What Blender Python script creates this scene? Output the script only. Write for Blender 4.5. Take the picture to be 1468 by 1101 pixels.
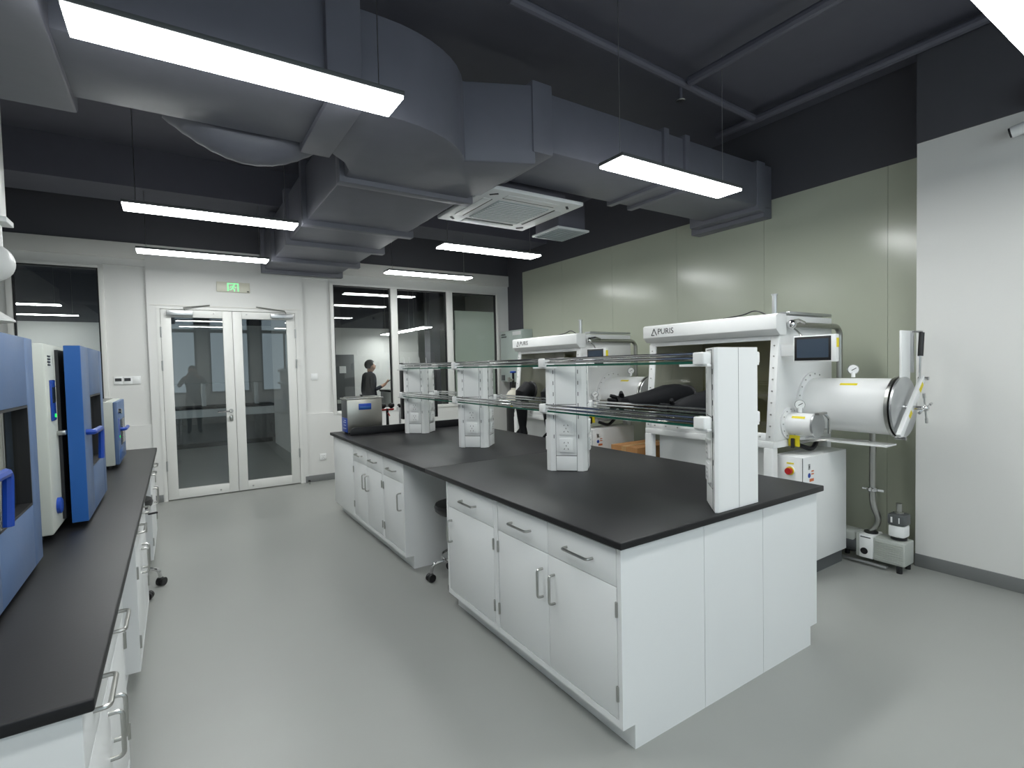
import bpy, bmesh, math, random
from mathutils import Vector, Matrix
random.seed(7)
for o in list(bpy.data.objects): bpy.data.objects.remove(o)
S = bpy.context.scene
COL = S.collection
PI = math.pi

# ------------------------------------------------------------------ camera
CAM = (-1.3769, -1.396, 1.5257)
YAW, PITCH, ROLL, FPX = 0.576, -0.0351, -0.0228, 741.65
f = Vector((math.sin(YAW)*math.cos(PITCH), math.cos(YAW)*math.cos(PITCH), math.sin(PITCH)))
r = Vector((math.cos(YAW), -math.sin(YAW), 0)); u = r.cross(f)
r2 = r*math.cos(ROLL)+u*math.sin(ROLL); u2 = -r*math.sin(ROLL)+u*math.cos(ROLL)
cd = bpy.data.cameras.new('camera'); cam = bpy.data.objects.new('camera', cd); COL.objects.link(cam)
M = Matrix.Identity(4)
for i in range(3):
    M[i][0] = r2[i]; M[i][1] = u2[i]; M[i][2] = -f[i]; M[i][3] = CAM[i]
cam.matrix_world = M
cd.sensor_fit = 'HORIZONTAL'; cd.sensor_width = 36; cd.lens = FPX/1468*36; cd.clip_start = .02
S.camera = cam

# ------------------------------------------------------------------ world, exposure
w = bpy.data.worlds.new('world'); S.world = w; w.use_nodes = True
bg = w.node_tree.nodes['Background']; bg.inputs[0].default_value = (.70, .88, 1, 1); bg.inputs[1].default_value = 1.7
S.view_settings.view_transform = 'Standard'; S.view_settings.look = 'None'
S.view_settings.gamma = 1; S.view_settings.exposure = 0.32; S.view_settings.use_curve_mapping = False
LIGHT = 25.0     # radiance of the lamp diffusers

# ------------------------------------------------------------------ materials
def lin(c):
    return tuple(((v/255)/12.92 if v/255 <= .04045 else ((v/255+.055)/1.055)**2.4) for v in c)+(1,)
def mat(name, rgb, rough=.5, metal=0, spec=.5, noise=0, scale=20, bump=0, coat=0, rvar=0):
    m = bpy.data.materials.new(name); m.use_nodes = True
    nt = m.node_tree; b = nt.nodes['Principled BSDF']
    c = lin(rgb); b.inputs['Base Color'].default_value = c
    b.inputs['Roughness'].default_value = rough; b.inputs['Metallic'].default_value = metal
    b.inputs['Specular IOR Level'].default_value = spec
    if coat: b.inputs['Coat Weight'].default_value = coat; b.inputs['Coat Roughness'].default_value = .1
    if noise or bump or rvar:
        tc = nt.nodes.new('ShaderNodeTexCoord'); n = nt.nodes.new('ShaderNodeTexNoise')
        n.inputs['Scale'].default_value = scale; n.inputs['Detail'].default_value = 5
        nt.links.new(tc.outputs['Object'], n.inputs['Vector'])
        if noise:
            mx = nt.nodes.new('ShaderNodeMix'); mx.data_type = 'RGBA'
            mx.inputs[6].default_value = tuple(v*(1-noise) for v in c[:3])+(1,)
            mx.inputs[7].default_value = tuple(min(1, v*(1+noise)) for v in c[:3])+(1,)
            nt.links.new(n.outputs['Fac'], mx.inputs[0]); nt.links.new(mx.outputs[2], b.inputs['Base Color'])
        if bump:
            bp = nt.nodes.new('ShaderNodeBump'); bp.inputs['Strength'].default_value = bump; bp.inputs['Distance'].default_value = .01
            nt.links.new(n.outputs['Fac'], bp.inputs['Height']); nt.links.new(bp.outputs['Normal'], b.inputs['Normal'])
        if rvar:
            mr = nt.nodes.new('ShaderNodeMapRange'); mr.inputs[3].default_value = rough-rvar; mr.inputs[4].default_value = rough+rvar
            nt.links.new(n.outputs['Fac'], mr.inputs[0]); nt.links.new(mr.outputs[0], b.inputs['Roughness'])
    return m
def emis(name, rgb, s):
    m = bpy.data.materials.new(name); m.use_nodes = True; nt = m.node_tree
    nt.nodes.remove(nt.nodes['Principled BSDF']); e = nt.nodes.new('ShaderNodeEmission')
    e.inputs[0].default_value = lin(rgb); e.inputs[1].default_value = s
    nt.links.new(e.outputs[0], nt.nodes['Material Output'].inputs[0]); return m
def glass(name, tint, f0=.04, rough=0.0):
    m = bpy.data.materials.new(name); m.use_nodes = True; nt = m.node_tree
    nt.nodes.remove(nt.nodes['Principled BSDF'])
    t = nt.nodes.new('ShaderNodeBsdfTransparent'); t.inputs[0].default_value = tint+(1,)
    g = nt.nodes.new('ShaderNodeBsdfGlossy'); g.inputs['Roughness'].default_value = rough
    lw = nt.nodes.new('ShaderNodeLayerWeight'); lw.inputs[0].default_value = .5
    p = nt.nodes.new('ShaderNodeMath'); p.operation = 'POWER'; p.inputs[1].default_value = 5
    nt.links.new(lw.outputs['Facing'], p.inputs[0])
    ma = nt.nodes.new('ShaderNodeMath'); ma.operation = 'MULTIPLY_ADD'; ma.inputs[1].default_value = 1-f0; ma.inputs[2].default_value = f0
    nt.links.new(p.outputs[0], ma.inputs[0])
    mx = nt.nodes.new('ShaderNodeMixShader'); nt.links.new(ma.outputs[0], mx.inputs[0])
    nt.links.new(t.outputs[0], mx.inputs[1]); nt.links.new(g.outputs[0], mx.inputs[2])
    nt.links.new(mx.outputs[0], nt.nodes['Material Output'].inputs[0]); return m
MT = dict(
    wall=mat('painted_wall', (220, 220, 217), .55, bump=.02, scale=60),
    wallstep=mat('painted_panel', (222, 221, 216), .55, bump=.02, scale=60),
    green=mat('green_steel_panel', (186, 191, 174), .2, spec=.5, noise=.02, scale=3),
    dark=mat('dark_ceiling_paint', (94, 94, 105), .6, noise=.08, scale=6, bump=.1),
    darkwall=mat('dark_wall_paint', (76, 76, 82), .65, noise=.05, scale=6),
    duct=mat('grey_duct_wrap', (106, 107, 117), .45, noise=.08, scale=8, bump=.12),
    floor=mat('grey_vinyl_floor', (150, 152, 148), .36, spec=.5, noise=.035, scale=3, rvar=.05),
    skirt=mat('grey_skirting', (118, 120, 120), .45),
    cab=mat('white_cabinet', (226, 228, 228), .38, noise=.01, scale=4),
    top=mat('black_epoxy_top', (25, 25, 27), .42, spec=.33, noise=.12, scale=120, bump=.02),
    steel=mat('brushed_steel', (176, 176, 172), .28, 1, noise=.05, scale=30),
    chrome=mat('chrome', (215, 215, 215), .1, 1),
    alu=mat('anodised_aluminium', (190, 192, 193), .32, .85),
    white=mat('white_powder_coat', (231, 232, 231), .38, noise=.01, scale=5),
    plastic=mat('white_plastic', (233, 234, 233), .35),
    grey=mat('light_grey_coat', (196, 200, 192), .45, noise=.02, scale=30, bump=.03),
    ebox=mat('grey_green_enamel', (178, 189, 184), .4),
    black=mat('black_plastic', (24, 24, 26), .4),
    rubber=mat('black_rubber', (17, 18, 21), .6, spec=.2, noise=.15, scale=40, bump=.1),
    blue=mat('blue_enamel', (34, 88, 156), .35, noise=.02, scale=20),
    bluedoor=mat('slate_blue_enamel', (88, 112, 150), .4, noise=.03, scale=60, bump=.03),
    bluetrim=mat('blue_plastic', (22, 66, 160), .3),
    red=mat('red_plastic', (176, 30, 32), .35),
    yellow=mat('yellow_label', (226, 208, 30), .5),
    orange=mat('orange_label', (206, 110, 60), .5),
    screen=mat('dark_screen', (44, 50, 58), .15),
    screenin=mat('screen_field', (58, 70, 84), .15),
    ink=mat('dark_ink', (40, 42, 46), .5),
    gap=mat('dark_gap', (52, 54, 56), .7),
    cream=mat('cream_paint', (214, 210, 196), .45),
    pumpgrey=mat('pump_grey', (178, 182, 176), .5),
    pumpdark=mat('dark_grey_plastic', (84, 87, 88), .5),
    frame=mat('white_aluminium_frame', (224, 224, 220), .4),
    green_l=emis('exit_green', (150, 255, 175), .95),
    led=emis('green_led', (40, 220, 90), 1.5),
    lamp=emis('lamp_diffuser', (249, 252, 251), LIGHT),
    glass=glass('window_glass', (.91, .93, .92), .05),
    tint=glass('tinted_window', (.84, .84, .80), .05),
    shelfglass=glass('shelf_glass', (.97, .985, .98), .02),
    glassedge=mat('green_glass_edge', (26, 84, 68), .15),
    acwhite=mat('ac_white', (222, 225, 226), .4),
    acgrille=mat('ac_grille', (176, 186, 188), .6),
    steelbox=mat('stainless_sheet', (172, 170, 162), .3, .9, noise=.1, scale=5),
    inner=mat('glovebox_inner_steel', (168, 165, 132), .35, .3),
    stepgreen=mat('pale_green_board', (206, 221, 207), .5),
    exitplate=mat('exit_sign_plate', (208, 206, 190), .3),
    cloth_dark=mat('dark_cloth', (42, 45, 56), .85, noise=.2, scale=60, bump=.2),
    trouser=mat('charcoal_trousers', (58, 58, 64), .85, noise=.1, scale=60),
    skin=mat('skin', (196, 152, 128), .5),
    hair=mat('black_hair', (24, 22, 22), .6),
    card=mat('brown_cardboard', (170, 122, 74), .8, noise=.06, scale=12),
    tape=mat('packing_tape', (190, 150, 100), .3),
    stool=mat('black_vinyl', (22, 22, 24), .35),
)

# ------------------------------------------------------------------ mesh building
class MB:
    def __init__(s): s.bm = bmesh.new()
    def _bev(s, geom, bev, seg=2):
        if bev:
            es = [e for e in {e for v in geom for e in v.link_edges}]
            bmesh.ops.bevel(s.bm, geom=es, offset=bev, segments=seg, affect='EDGES', profile=.5)
    def box(s, x0, y0, z0, x1, y1, z1, bev=0, seg=2):
        m = Matrix.Translation(((x0+x1)/2, (y0+y1)/2, (z0+z1)/2)) @ Matrix.Diagonal((abs(x1-x0), abs(y1-y0), abs(z1-z0), 1))
        g = bmesh.ops.create_cube(s.bm, size=1, matrix=m)['verts']; s._bev(g, bev, seg); return s
    def obox(s, c, sz, R=None, bev=0):
        m = Matrix.Translation(c) @ ((R or Matrix.Identity(3)).to_4x4()) @ Matrix.Diagonal((*sz, 1))
        g = bmesh.ops.create_cube(s.bm, size=1, matrix=m)['verts']; s._bev(g, bev); return s
    def cyl(s, a, b, r, r2=None, n=20, caps=True):
        a = Vector(a); b = Vector(b); d = b-a
        m = Matrix.Translation((a+b)/2) @ d.to_track_quat('Z', 'Y').to_matrix().to_4x4()
        bmesh.ops.create_cone(s.bm, cap_ends=caps, segments=n, radius1=r, radius2=r if r2 is None else r2, depth=d.length, matrix=m); return s
    def sph(s, c, r, n=14, sc=(1, 1, 1)):
        m = Matrix.Translation(c) @ Matrix.Diagonal((*sc, 1))
        bmesh.ops.create_uvsphere(s.bm, u_segments=n, v_segments=max(6, n*2//3), radius=r, matrix=m); return s
    def prism(s, pts, axis, a, b, bev=0):
        """pts: 2-D outline in the plane normal to axis ('x': (y,z), 'y': (x,z), 'z': (x,y))"""
        def P(p, t): return {'x': (t, p[0], p[1]), 'y': (p[0], t, p[1]), 'z': (p[0], p[1], t)}[axis]
        A = [s.bm.verts.new(P(p, a)) for p in pts]; B = [s.bm.verts.new(P(p, b)) for p in pts]; n = len(pts)
        fs = [s.bm.faces.new(A), s.bm.faces.new(B[::-1])]
        for i in range(n): fs.append(s.bm.faces.new((A[i], B[i], B[(i+1) % n], A[(i+1) % n])))
        bmesh.ops.recalc_face_normals(s.bm, faces=fs); s._bev(A+B, bev); return s
    def tube(s, pts, r, n=8, fillet=0, seg=5, radii=None, caps=True):
        P = [Vector(p) for p in pts]
        if fillet:
            Q = [P[0]]
            for i in range(1, len(P)-1):
                a, b, c = P[i-1], P[i], P[i+1]; d1 = (a-b).normalized(); d2 = (c-b).normalized()
                fl = min(fillet, (a-b).length*.49, (c-b).length*.49); p0 = b+d1*fl; p1 = b+d2*fl
                for k in range(seg+1):
                    t = k/seg; Q.append(p0*(1-t)**2+b*2*t*(1-t)+p1*t*t)
            Q.append(P[-1]); P = Q
        N = len(P); T = []
        for i in range(N):
            T.append(((P[min(i+1, N-1)]-P[max(i-1, 0)])).normalized())
        up = Vector((0, 0, 1)) if abs(T[0].z) < .9 else Vector((1, 0, 0))
        X = T[0].cross(up).normalized(); rings = []
        for i in range(N):
            X = (X-T[i]*X.dot(T[i])).normalized(); Y = T[i].cross(X); rr = radii[i] if radii else r
            rings.append([s.bm.verts.new(P[i]+X*rr*math.cos(2*PI*k/n)+Y*rr*math.sin(2*PI*k/n)) for k in range(n)])
        for i in range(N-1):
            for k in range(n): s.bm.faces.new((rings[i][k], rings[i][(k+1) % n], rings[i+1][(k+1) % n], rings[i+1][k]))
        if caps: s.bm.faces.new(rings[0][::-1]); s.bm.faces.new(rings[-1])
        return s
    def lathe(s, prof, c=(0, 0, 0), axis='z', n=24):
        """prof: list of (radius, height) along axis"""
        def P(rr, h, a):
            x, y = rr*math.cos(a), rr*math.sin(a)
            v = {'z': (x, y, h), 'y': (x, h, y), 'x': (h, x, y)}[axis]
            return (v[0]+c[0], v[1]+c[1], v[2]+c[2])
        R = [[s.bm.verts.new(P(max(rr, 1e-4), h, 2*PI*k/n)) for k in range(n)] for rr, h in prof]; fs = []
        for i in range(len(R)-1):
            for k in range(n): fs.append(s.bm.faces.new((R[i][k], R[i][(k+1) % n], R[i+1][(k+1) % n], R[i+1][k])))
        fs.append(s.bm.faces.new(R[0])); fs.append(s.bm.faces.new(R[-1]))
        bmesh.ops.recalc_face_normals(s.bm, faces=fs); return s
    def build(s, name, m, parent=None, smooth=True, label=None, **kw):
        me = bpy.data.meshes.new(name); s.bm.normal_update()
        if smooth:
            for fc in s.bm.faces: fc.smooth = True
            for e in s.bm.edges:
                if len(e.link_faces) == 2 and e.calc_face_angle(0) > .6: e.smooth = False
        s.bm.to_mesh(me); s.bm.free(); me.materials.append(MT[m] if isinstance(m, str) else m)
        o = bpy.data.objects.new(name, me); COL.objects.link(o)
        if parent: o.parent = parent
        if label: o['label'] = label
        for k, v in kw.items(): o[k] = v
        return o
def thing(name, label, cat, loc=(0, 0, 0), rz=0, group=None):
    o = bpy.data.objects.new(name, None); COL.objects.link(o); o.location = loc; o.rotation_euler = (0, 0, rz)
    o.empty_display_size = .1; o['label'] = label; o['category'] = cat
    if group: o['group'] = group
    return o
def tag(o, label, cat, group=None):
    o['label'] = label; o['category'] = cat
    if group: o['group'] = group
    return o
def struct(o): o['kind'] = 'structure'; return o
def copy_tree(o, parent=None):
    c = o.copy(); COL.objects.link(c)
    if parent: c.parent = parent
    for ch in o.children: copy_tree(ch, c)
    return c
def text(name, body, size, m, parent, loc, rot, depth=.001, align='CENTER'):
    cu = bpy.data.curves.new(name, 'FONT'); cu.body = body; cu.size = size; cu.extrude = depth; cu.align_x = align; cu.align_y = 'CENTER'
    cu.resolution_u = 3
    t = bpy.data.objects.new(name, cu); COL.objects.link(t)
    dg = bpy.context.evaluated_depsgraph_get(); me = bpy.data.meshes.new_from_object(t.evaluated_get(dg))
    bpy.data.objects.remove(t); me.materials.clear(); me.materials.append(MT[m])
    o = bpy.data.objects.new(name, me); COL.objects.link(o); o.location = loc; o.rotation_euler = rot
    if parent: o.parent = parent
    return o
def RZ(a): return Matrix.Rotation(a, 3, 'Z')
def RX(a): return Matrix.Rotation(a, 3, 'X')
def RY(a): return Matrix.Rotation(a, 3, 'Y')

# ------------------------------------------------------------------ the room
XL, XR, XW, YB, YR, ZC, ZT = -3.1, 3.405, 3.106, 6.03, -4.4, 3.036, 3.75
YW = .146
XA, YA = 6.4, 13.2       # rooms beyond the glass
struct(MB().box(XL-3, YR-.2, -.1, XA, YA, 0).build('floor', 'floor'))
struct(MB().box(XL-3, YR-.2, ZT, XA, YA, ZT+.15).build('ceiling', 'dark'))
struct(MB().box(XL-.2, YR, 0, XL, YB, ZC).build('wall_left', 'wall'))
struct(MB().box(XL-.2, YR, ZC, XL, YB, ZT).build('wall_left_upper', 'darkwall'))
# right wall: green steel sheets, dark corner strip, dark paint above
wr = struct(MB().box(XR+.012, -.2, 0, XR+.2, YB+.2, ZC).build('wall_right', 'gap'))
ys = [5.585, 4.56, 3.53, 2.5, 1.47, .44, -.2]
for i in range(6):
    MB().box(XR, ys[i+1]+.0012, 0, XR+.012, ys[i]-.0012, ZC).build('wall_panel', 'green', wr)
MB().box(XR-.004, 5.585, 0, XR+.012, YB, ZC).build('corner_strip', 'darkwall', wr)
struct(MB().box(XR, -.2, ZC, XR+.2, YB+.2, ZT).build('wall_right_upper', 'darkwall'))
struct(MB().box(XW, YR, 0, XR+.2, YW, ZC).build('wall_right_front', 'wall'))
struct(MB().box(XW-.01, YR, ZC, XR+.2, YW, ZT).build('wall_right_front_upper', 'darkwall'))
struct(MB().box(XW-.012, YR, 0, XW, YW, .092, .002).build('baseboard_right', 'skirt'))

# back wall, built round the openings (door, left window, three-pane window)
T = .14
LW = (-2.83, -2.02, .9, 2.765)
RWN = (.46, 3.215, .9, 2.745)
DR = (-1.54, .025, 0, 2.33)
yb0, yb1 = YB, YB+T
m = MB()
m.box(XL, yb0+.035, 0, LW[0], yb1, ZC)
m.box(LW[0], yb0+.0, 0, LW[1], yb1, LW[2])
m.box(LW[0], yb0+.0, LW[3], LW[1], yb1, ZC)
m.box(LW[1], yb0+.035, .93, -1.63, yb1, 2.78); m.box(LW[1], yb0, 0, -1.63, yb1, .93); m.box(LW[1], yb0, 2.78, -1.63, yb1, ZC)
m.box(-1.63, yb0-.02, 0, DR[0], yb1, ZC); m.box(DR[0], yb0-.02, DR[3], DR[1], yb1, ZC); m.box(DR[1], yb0-.02, 0, .095, yb1, ZC)
m.box(.095, yb0+.035, .93, RWN[0], yb1, 2.78); m.box(.095, yb0, 0, RWN[0], yb1, .93); m.box(.095, yb0, 2.78, RWN[0], yb1, ZC)
m.box(RWN[0], yb0, 0, RWN[1], yb1, RWN[2]); m.box(RWN[0], yb0, RWN[3], RWN[1], yb1, ZC); m.box(RWN[1], yb0, 0, XR+.012, yb1, ZC)
struct(m.build('wall_back', 'wall', smooth=False))
struct(MB().box(XL, YB-.035, 2.86, -1.63, YB, ZC, .003).build('trim_1', 'wallstep'))
struct(MB().box(.095, YB-.035, 2.86, XR-.004, YB, ZC, .003).build('trim_2', 'wallstep'))
struct(MB().box(XL-3, YB-.004, ZC, XR, YB+.14, ZT).build('wall_back_upper', 'darkwall'))
for k, (a, b) in enumerate(((LW[1]-.8, DR[0]-.01), (DR[1]+.03, 1.2))):
    struct(MB().box(a, YB-.032, 0, b, YB, .085, .002).build('baseboard_back' + ('' if not k else '_side'), 'skirt'))

def window(n, x0, x1, z0, z1, splits, rot=0):
    m = MB(); fw = .045
    w_ = struct(MB().box(x0, YB-.008, z0, x0+fw, YB+.07, z1, .003).build('window_%d' % n, 'frame'))
    fr = MB().box(x1-fw, YB-.008, z0, x1, YB+.07, z1, .003); fr.build('window_frame', 'frame', w_)
    MB().box(x0+fw, YB-.008, z1-fw*.7, x1-fw, YB+.07, z1, .003).build('window_frame', 'frame', w_)
    MB().box(x0+fw, YB-.012, z0, x1-fw, YB+.07, z0+fw, .003).build('window_sill', 'frame', w_)
    xs = [x0+fw]+splits+[x1-fw]
    for s_ in splits: MB().box(s_-.05, YB-.008, z0+fw, s_+.05, YB+.07, z1-fw*.7, .003).build('mullion', 'frame', w_)
    for i in range(len(xs)-1):
        a = xs[i]+(.05 if i else 0); b = xs[i+1]-(.05 if i < len(xs)-2 else 0)
        p = MB().box(-(b-a)/2+.004, -.004, 0, (b-a)/2-.004, .004, z1-z0-fw*1.7).build('pane', 'glass', w_, smooth=False)
        p.location = ((a+b)/2, YB+.045, z0+fw); p.rotation_euler = (0, 0, rot)
        g = MB()
        g.box(a, YB+.025, z0+fw, a+.016, YB+.068, z1-fw*.7); g.box(b-.016, YB+.025, z0+fw, b, YB+.068, z1-fw*.7)
        g.box(a, YB+.025, z1-fw*.7-.016, b, YB+.068, z1-fw*.7)
        g.build('gasket', 'black', w_)
window(1, LW[0], LW[1], LW[2], LW[3], [], math.radians(-.6))
window(2, RWN[0], RWN[1], RWN[2], RWN[3], [1.385, 2.30], math.radians(-.75))

# double glass door
d = struct(MB().box(DR[0], YB-.03, 0, DR[0]+.035, YB+.06, DR[3]).build('door_1', 'frame'))
MB().box(DR[1]-.035, YB-.03, 0, DR[1], YB+.06, DR[3]).build('door_frame', 'frame', d)
MB().box(DR[0], YB-.035, DR[3]-.035, DR[1], YB+.06, DR[3]).build('door_frame', 'frame', d)
MB().box(DR[0]-.06, YB-.03, DR[3]+.005, DR[1]+.04, YB-.02, DR[3]+.018).build('door_head_trim', 'wallstep', d)
dm = -.7514
for k, (a, b) in enumerate(((DR[0]+.038, dm-.002), (dm+.002, DR[1]-.038))):
    st, tp, bt, H = .105, .09, .115, DR[3]-.04
    lf = MB().box(a, YB-.028, .012, a+st, YB+.02, H, .003).build('door_leaf', 'frame', d)
    MB().box(b-st, YB-.028, .012, b, YB+.02, H, .003).build('stile', 'frame', lf)
    MB().box(a+st, YB-.028, H-tp, b-st, YB+.02, H, .003).build('top_rail', 'frame', lf)
    MB().box(a+st, YB-.028, .012, b-st, YB+.02, .012+bt, .003).build('bottom_rail', 'frame', lf)
    p = MB().box(-(b-a)/2+st, -.004, 0, (b-a)/2-st, .004, H-tp-bt-.012).build('pane', 'glass', lf, smooth=False)
    p.location = ((a+b)/2, YB+.004, .012+bt); p.rotation_euler = (0, 0, math.radians(-1.3 if k == 0 else -.5))
    hx = a if k == 0 else b
    for z in (.42, 1.62, 2.02): MB().cyl((hx, YB-.036, z-.06), (hx, YB-.036, z+.06), .009, n=10).build('hinge', 'alu', lf)
    # closer: body on the leaf, arm to the frame
    c0, c1 = (a+.06, a+.33) if k == 0 else (b-.3, b-.03)
    MB().box(c0, YB-.085, H-.075, c1, YB-.028, H-.015, .006).build('door_closer', 'alu', lf)
    MB().tube([(c0+.19, YB-.06, H-.01), (c0+.17, YB-.075, H+.02), (c0+.45 if k == 0 else c0-.16, YB-.04, H+.065)], .008, n=6).build('closer_arm', 'steel', lf)
    for z in (H-tp/2+.01, .012+bt*.4): MB().cyl((b-.2 if k == 0 else a+.16, YB-.034, z), (b-.2 if k == 0 else a+.16, YB-.028, z), .011, n=10).build('bolt_cap', 'steel', lf)
lf = [o for o in d.children if o.name.startswith('door_leaf')][0]
hx = dm-.055
MB().cyl((hx, YB-.034, 1.04), (hx, YB-.026, 1.04), .026, n=18).build('handle_rose', 'steel', lf)
MB().tube([(hx, YB-.03, 1.04), (hx, YB-.085, 1.04), (hx-.15, YB-.085, 1.035)], .0105, n=10, fillet=.025).build('lever_handle', 'chrome', lf)
MB().box(hx-.02, YB-.034, .91, hx+.02, YB-.026, .985, .012, 3).build('lock_plate', 'steel', lf)

# rear wall (behind the photographer) with tall daylight windows
m = MB(); wins = [(-2.7, -1.3), (-1.0, .4), (.7, 2.1)]
xs = [XL]+[v for w_ in wins for v in w_]+[XW]
for i in range(0, len(xs), 2): m.box(xs[i], YR-.2, 0, xs[i+1], YR, ZT)
for a, b in wins: m.box(a, YR-.2, 0, b, YR, .9); m.box(a, YR-.2, 3.4, b, YR, ZT)
struct(m.build('wall_front', 'wall', smooth=False))
for k, (a, b) in enumerate(wins):
    w_ = struct(MB().box(a, YR-.12, .9, a+.06, YR-.06, 3.4).build('window_%d' % (3+k), 'pumpdark'))
    for x0, z0, x1, z1 in ((b-.06, .9, b, 3.4), (a+.06, .9, b-.06, .96), (a+.06, 3.34, b-.06, 3.4), (a+.06, 2.72, b-.06, 2.82), ((a+b)/2-.03, .96, (a+b)/2+.03, 2.72)):
        MB().box(x0, YR-.12, z0, x1, YR-.06, z1).build('window_frame', 'pumpdark', w_)

# dark ceiling: beams and conduits
struct(MB().box(XL, 4.9, 3.36, XR, 5.48, ZT).build('trim_3', 'dark'))
def conduit(a, b, r_, label):
    tag(MB().cyl(a, b, r_, n=10).build('conduit', 'dark'), label, 'pipe')
conduit((.3, 1.12, 3.62), (2.9, 1.26, 3.62), .03, 'dark painted conduit crossing the ceiling above the island shelves')
conduit((1.93, -2.5, 3.62), (1.93, 1.16, 3.62), .035, 'dark painted conduit running along the ceiling over the island end')
conduit((3.02, -2.5, 3.66), (3.02, 1.7, 3.66), .035, 'dark painted conduit beside the white wall under the ceiling')
s = thing('sprinkler_head', 'small sprinkler head at the crossing of two ceiling conduits', 'sprinkler', (1.9, 1.22, 3.5))
MB().cyl((0, 0, .0), (0, 0, .1), .012, n=8).build('stem', 'dark', s)
MB().lathe([(.03, -.006), (.034, 0), (.01, .004)], n=12).build('deflector', 'steel', s)

# ------------------------------------------------------------------ air ducts
D = thing('air_duct', 'grey wrapped ventilation duct with a curved elbow and branch under the dark ceiling', 'air duct', (0, 0, 2.82))
zo = 2.82
def dbox(name, x0, y0, z0, x1, y1, z1, bev=.012): return MB().box(x0, y0, z0-zo, x1, y1, z1-zo, bev).build(name, 'duct', D)
dbox('main_run', XL+.005, 1.2, 2.83, -.62, 1.79, 3.32, .02)
dbox('flange', -.72, 1.16, 2.80, -.55, 1.84, 3.36, .008)
poly = [(-.56, 1.2), (-.42, 1.2)]
for k in range(1, 9):
    t = k/8; poly.append((-.42+.62*math.sin(t*1.15)/math.sin(1.15), 1.2+.32*(1-math.cos(t*1.15))/(1-math.cos(1.15))))
poly += [(.62, 1.335), (.62, 2.04), (.56, 2.1), (.56, 2.2), (-.375, 2.2), (-.375, 2.05), (-.44, 1.92), (-.56, 1.8)]
MB().prism(poly, 'z', 0, .5, .012).build('elbow', 'duct', D)
dbox('rear_run', -.37, 2.2, 2.83, .56, 6.0, 3.3, .02)
for y in (2.19, 3.38, 4.2, 5.1, 5.9): dbox('flange', -.41, y-.04, 2.785, .605, y+.05, 3.34, .006)
dbox('branch_run', .62, 1.38, 2.94, 3.38, 1.98, 3.33, .02)
dbox('flange', .6, 1.33, 2.895, .76, 2.05, 3.35, .01)
for x in (1.9, 2.15): dbox('flange', x-.03, 1.355, 2.915, x+.03, 2.005, 3.35, .006)
dbox('wall_collar', 3.14, 1.37, 2.9, 3.27, 2.12, 3.35, .01)
dbox('wall_collar', 3.27, 1.39, 2.86, XR-.002, 2.2, 3.34, .006)
def hose(x0, x1, y, z, sag, r_):
    P = []
    for k in range(25):
        t = k/24; P.append((x0+(x1-x0)*t, y, z-zo-sag*math.sin(PI*t)))
    R = [r_*(1+.03*(k % 2)) for k in range(25)]
    MB().tube(P, r_, n=18, radii=R).build('flexible_hose', 'duct', D)
hose(-1.32, -.62, 1.94, 2.99, .15, .12)
dbox('side_run', -2.55, -2.5, 2.8, -1.725, 1.9, 3.31, .015)
for x in (-.4, .59):
    for y in (3.38, 5.1): MB().cyl((x, y, .0), (x, y, ZT-zo), .006, n=6).build('hanger_rod', 'duct', D)

# ------------------------------------------------------------------ pendant lights
def pendant(x, y, label, rot=0, L=1.2, W=.21, z=2.75, group='linear ceiling lights'):
    o = thing('linear_pendant_light', label, 'light', (x, y, z), rot, group)
    MB().box(-L/2, -W/2, .012, L/2, W/2, .034, .003).build('housing', 'pumpdark', o)
    MB().box(-L/2+.006, -W/2+.006, 0, L/2-.006, W/2-.006, .012).build('diffuser', 'lamp', o, smooth=False)
    for sx in (-.5, .5): MB().cyl((sx*L*.86, 0, .03), (sx*L*.86, 0, ZT-z), .0025, n=5).build('suspension_wire', 'steel', o)
    return o
pendant(-1.055, .965, 'lit linear pendant light hanging in front of the main duct run near the ovens')
pendant(1.5, .95, 'lit white linear pendant light hanging in front of the duct branch to the green wall')
pendant(-1.06, 3.35, 'lit white linear pendant light ending beside the rear duct run, behind the duct elbow')
pendant(-1.06, 4.98, 'lit white linear pendant light hanging before the wall over the glass double door')
pendant(1.52, 3.42, 'lit white linear pendant light between the cassette air conditioner and the three-pane window')
pendant(1.52, 5.02, 'lit white linear pendant light hanging close in front of the three-pane window')
pendant(1.5, -.84, 'lit white linear pendant light hanging near the white wall with the security camera')
pendant(-1.05, -.95, 'lit white linear pendant light over the near end of the oven bench')
for x in (-1.05, 1.5): pendant(x, -2.7, 'added out-of-view linear pendant light near the daylight windows', group='added lights near the daylight windows')  # extra unseen row behind the camera, added to light the room

# ------------------------------------------------------------------ ceiling air conditioner and vent
A = thing('cassette_air_conditioner', 'white four-way cassette air conditioner hanging beside the duct', 'air conditioner', (1.09, 2.4, 2.85))
MB().box(-.46, -.46, 0, .46, .46, .035, .012).build('fascia', 'acwhite', A)
MB().box(-.28, -.32, .035, .38, .38, .26, .01).build('body', 'dark', A)
g = MB().box(-.25, -.25, -.008, .25, .25, .002, .004).build('intake_grille', 'acgrille', A)
for k in range(13): MB().box(-.235, -.235+k*.0385, -.0115, .235, -.227+k*.0385, -.007).build('slat', 'acwhite', g)
for a in range(4):
    R = RZ(a*PI/2)
    MB().obox(R @ Vector((0, .355, .001)), (.5, .075, .012), R, .004).build('louvre', 'acwhite', A)
    MB().obox(R @ Vector((0, .312, -.001)), (.5, .01, .006), R).build('louvre_slot', 'black', A)
    MB().obox(R @ Vector((.36, .36, -.0015)), (.07, .02, .006), R @ RZ(-PI/4)).build('corner_clip', 'gap', A)
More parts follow.
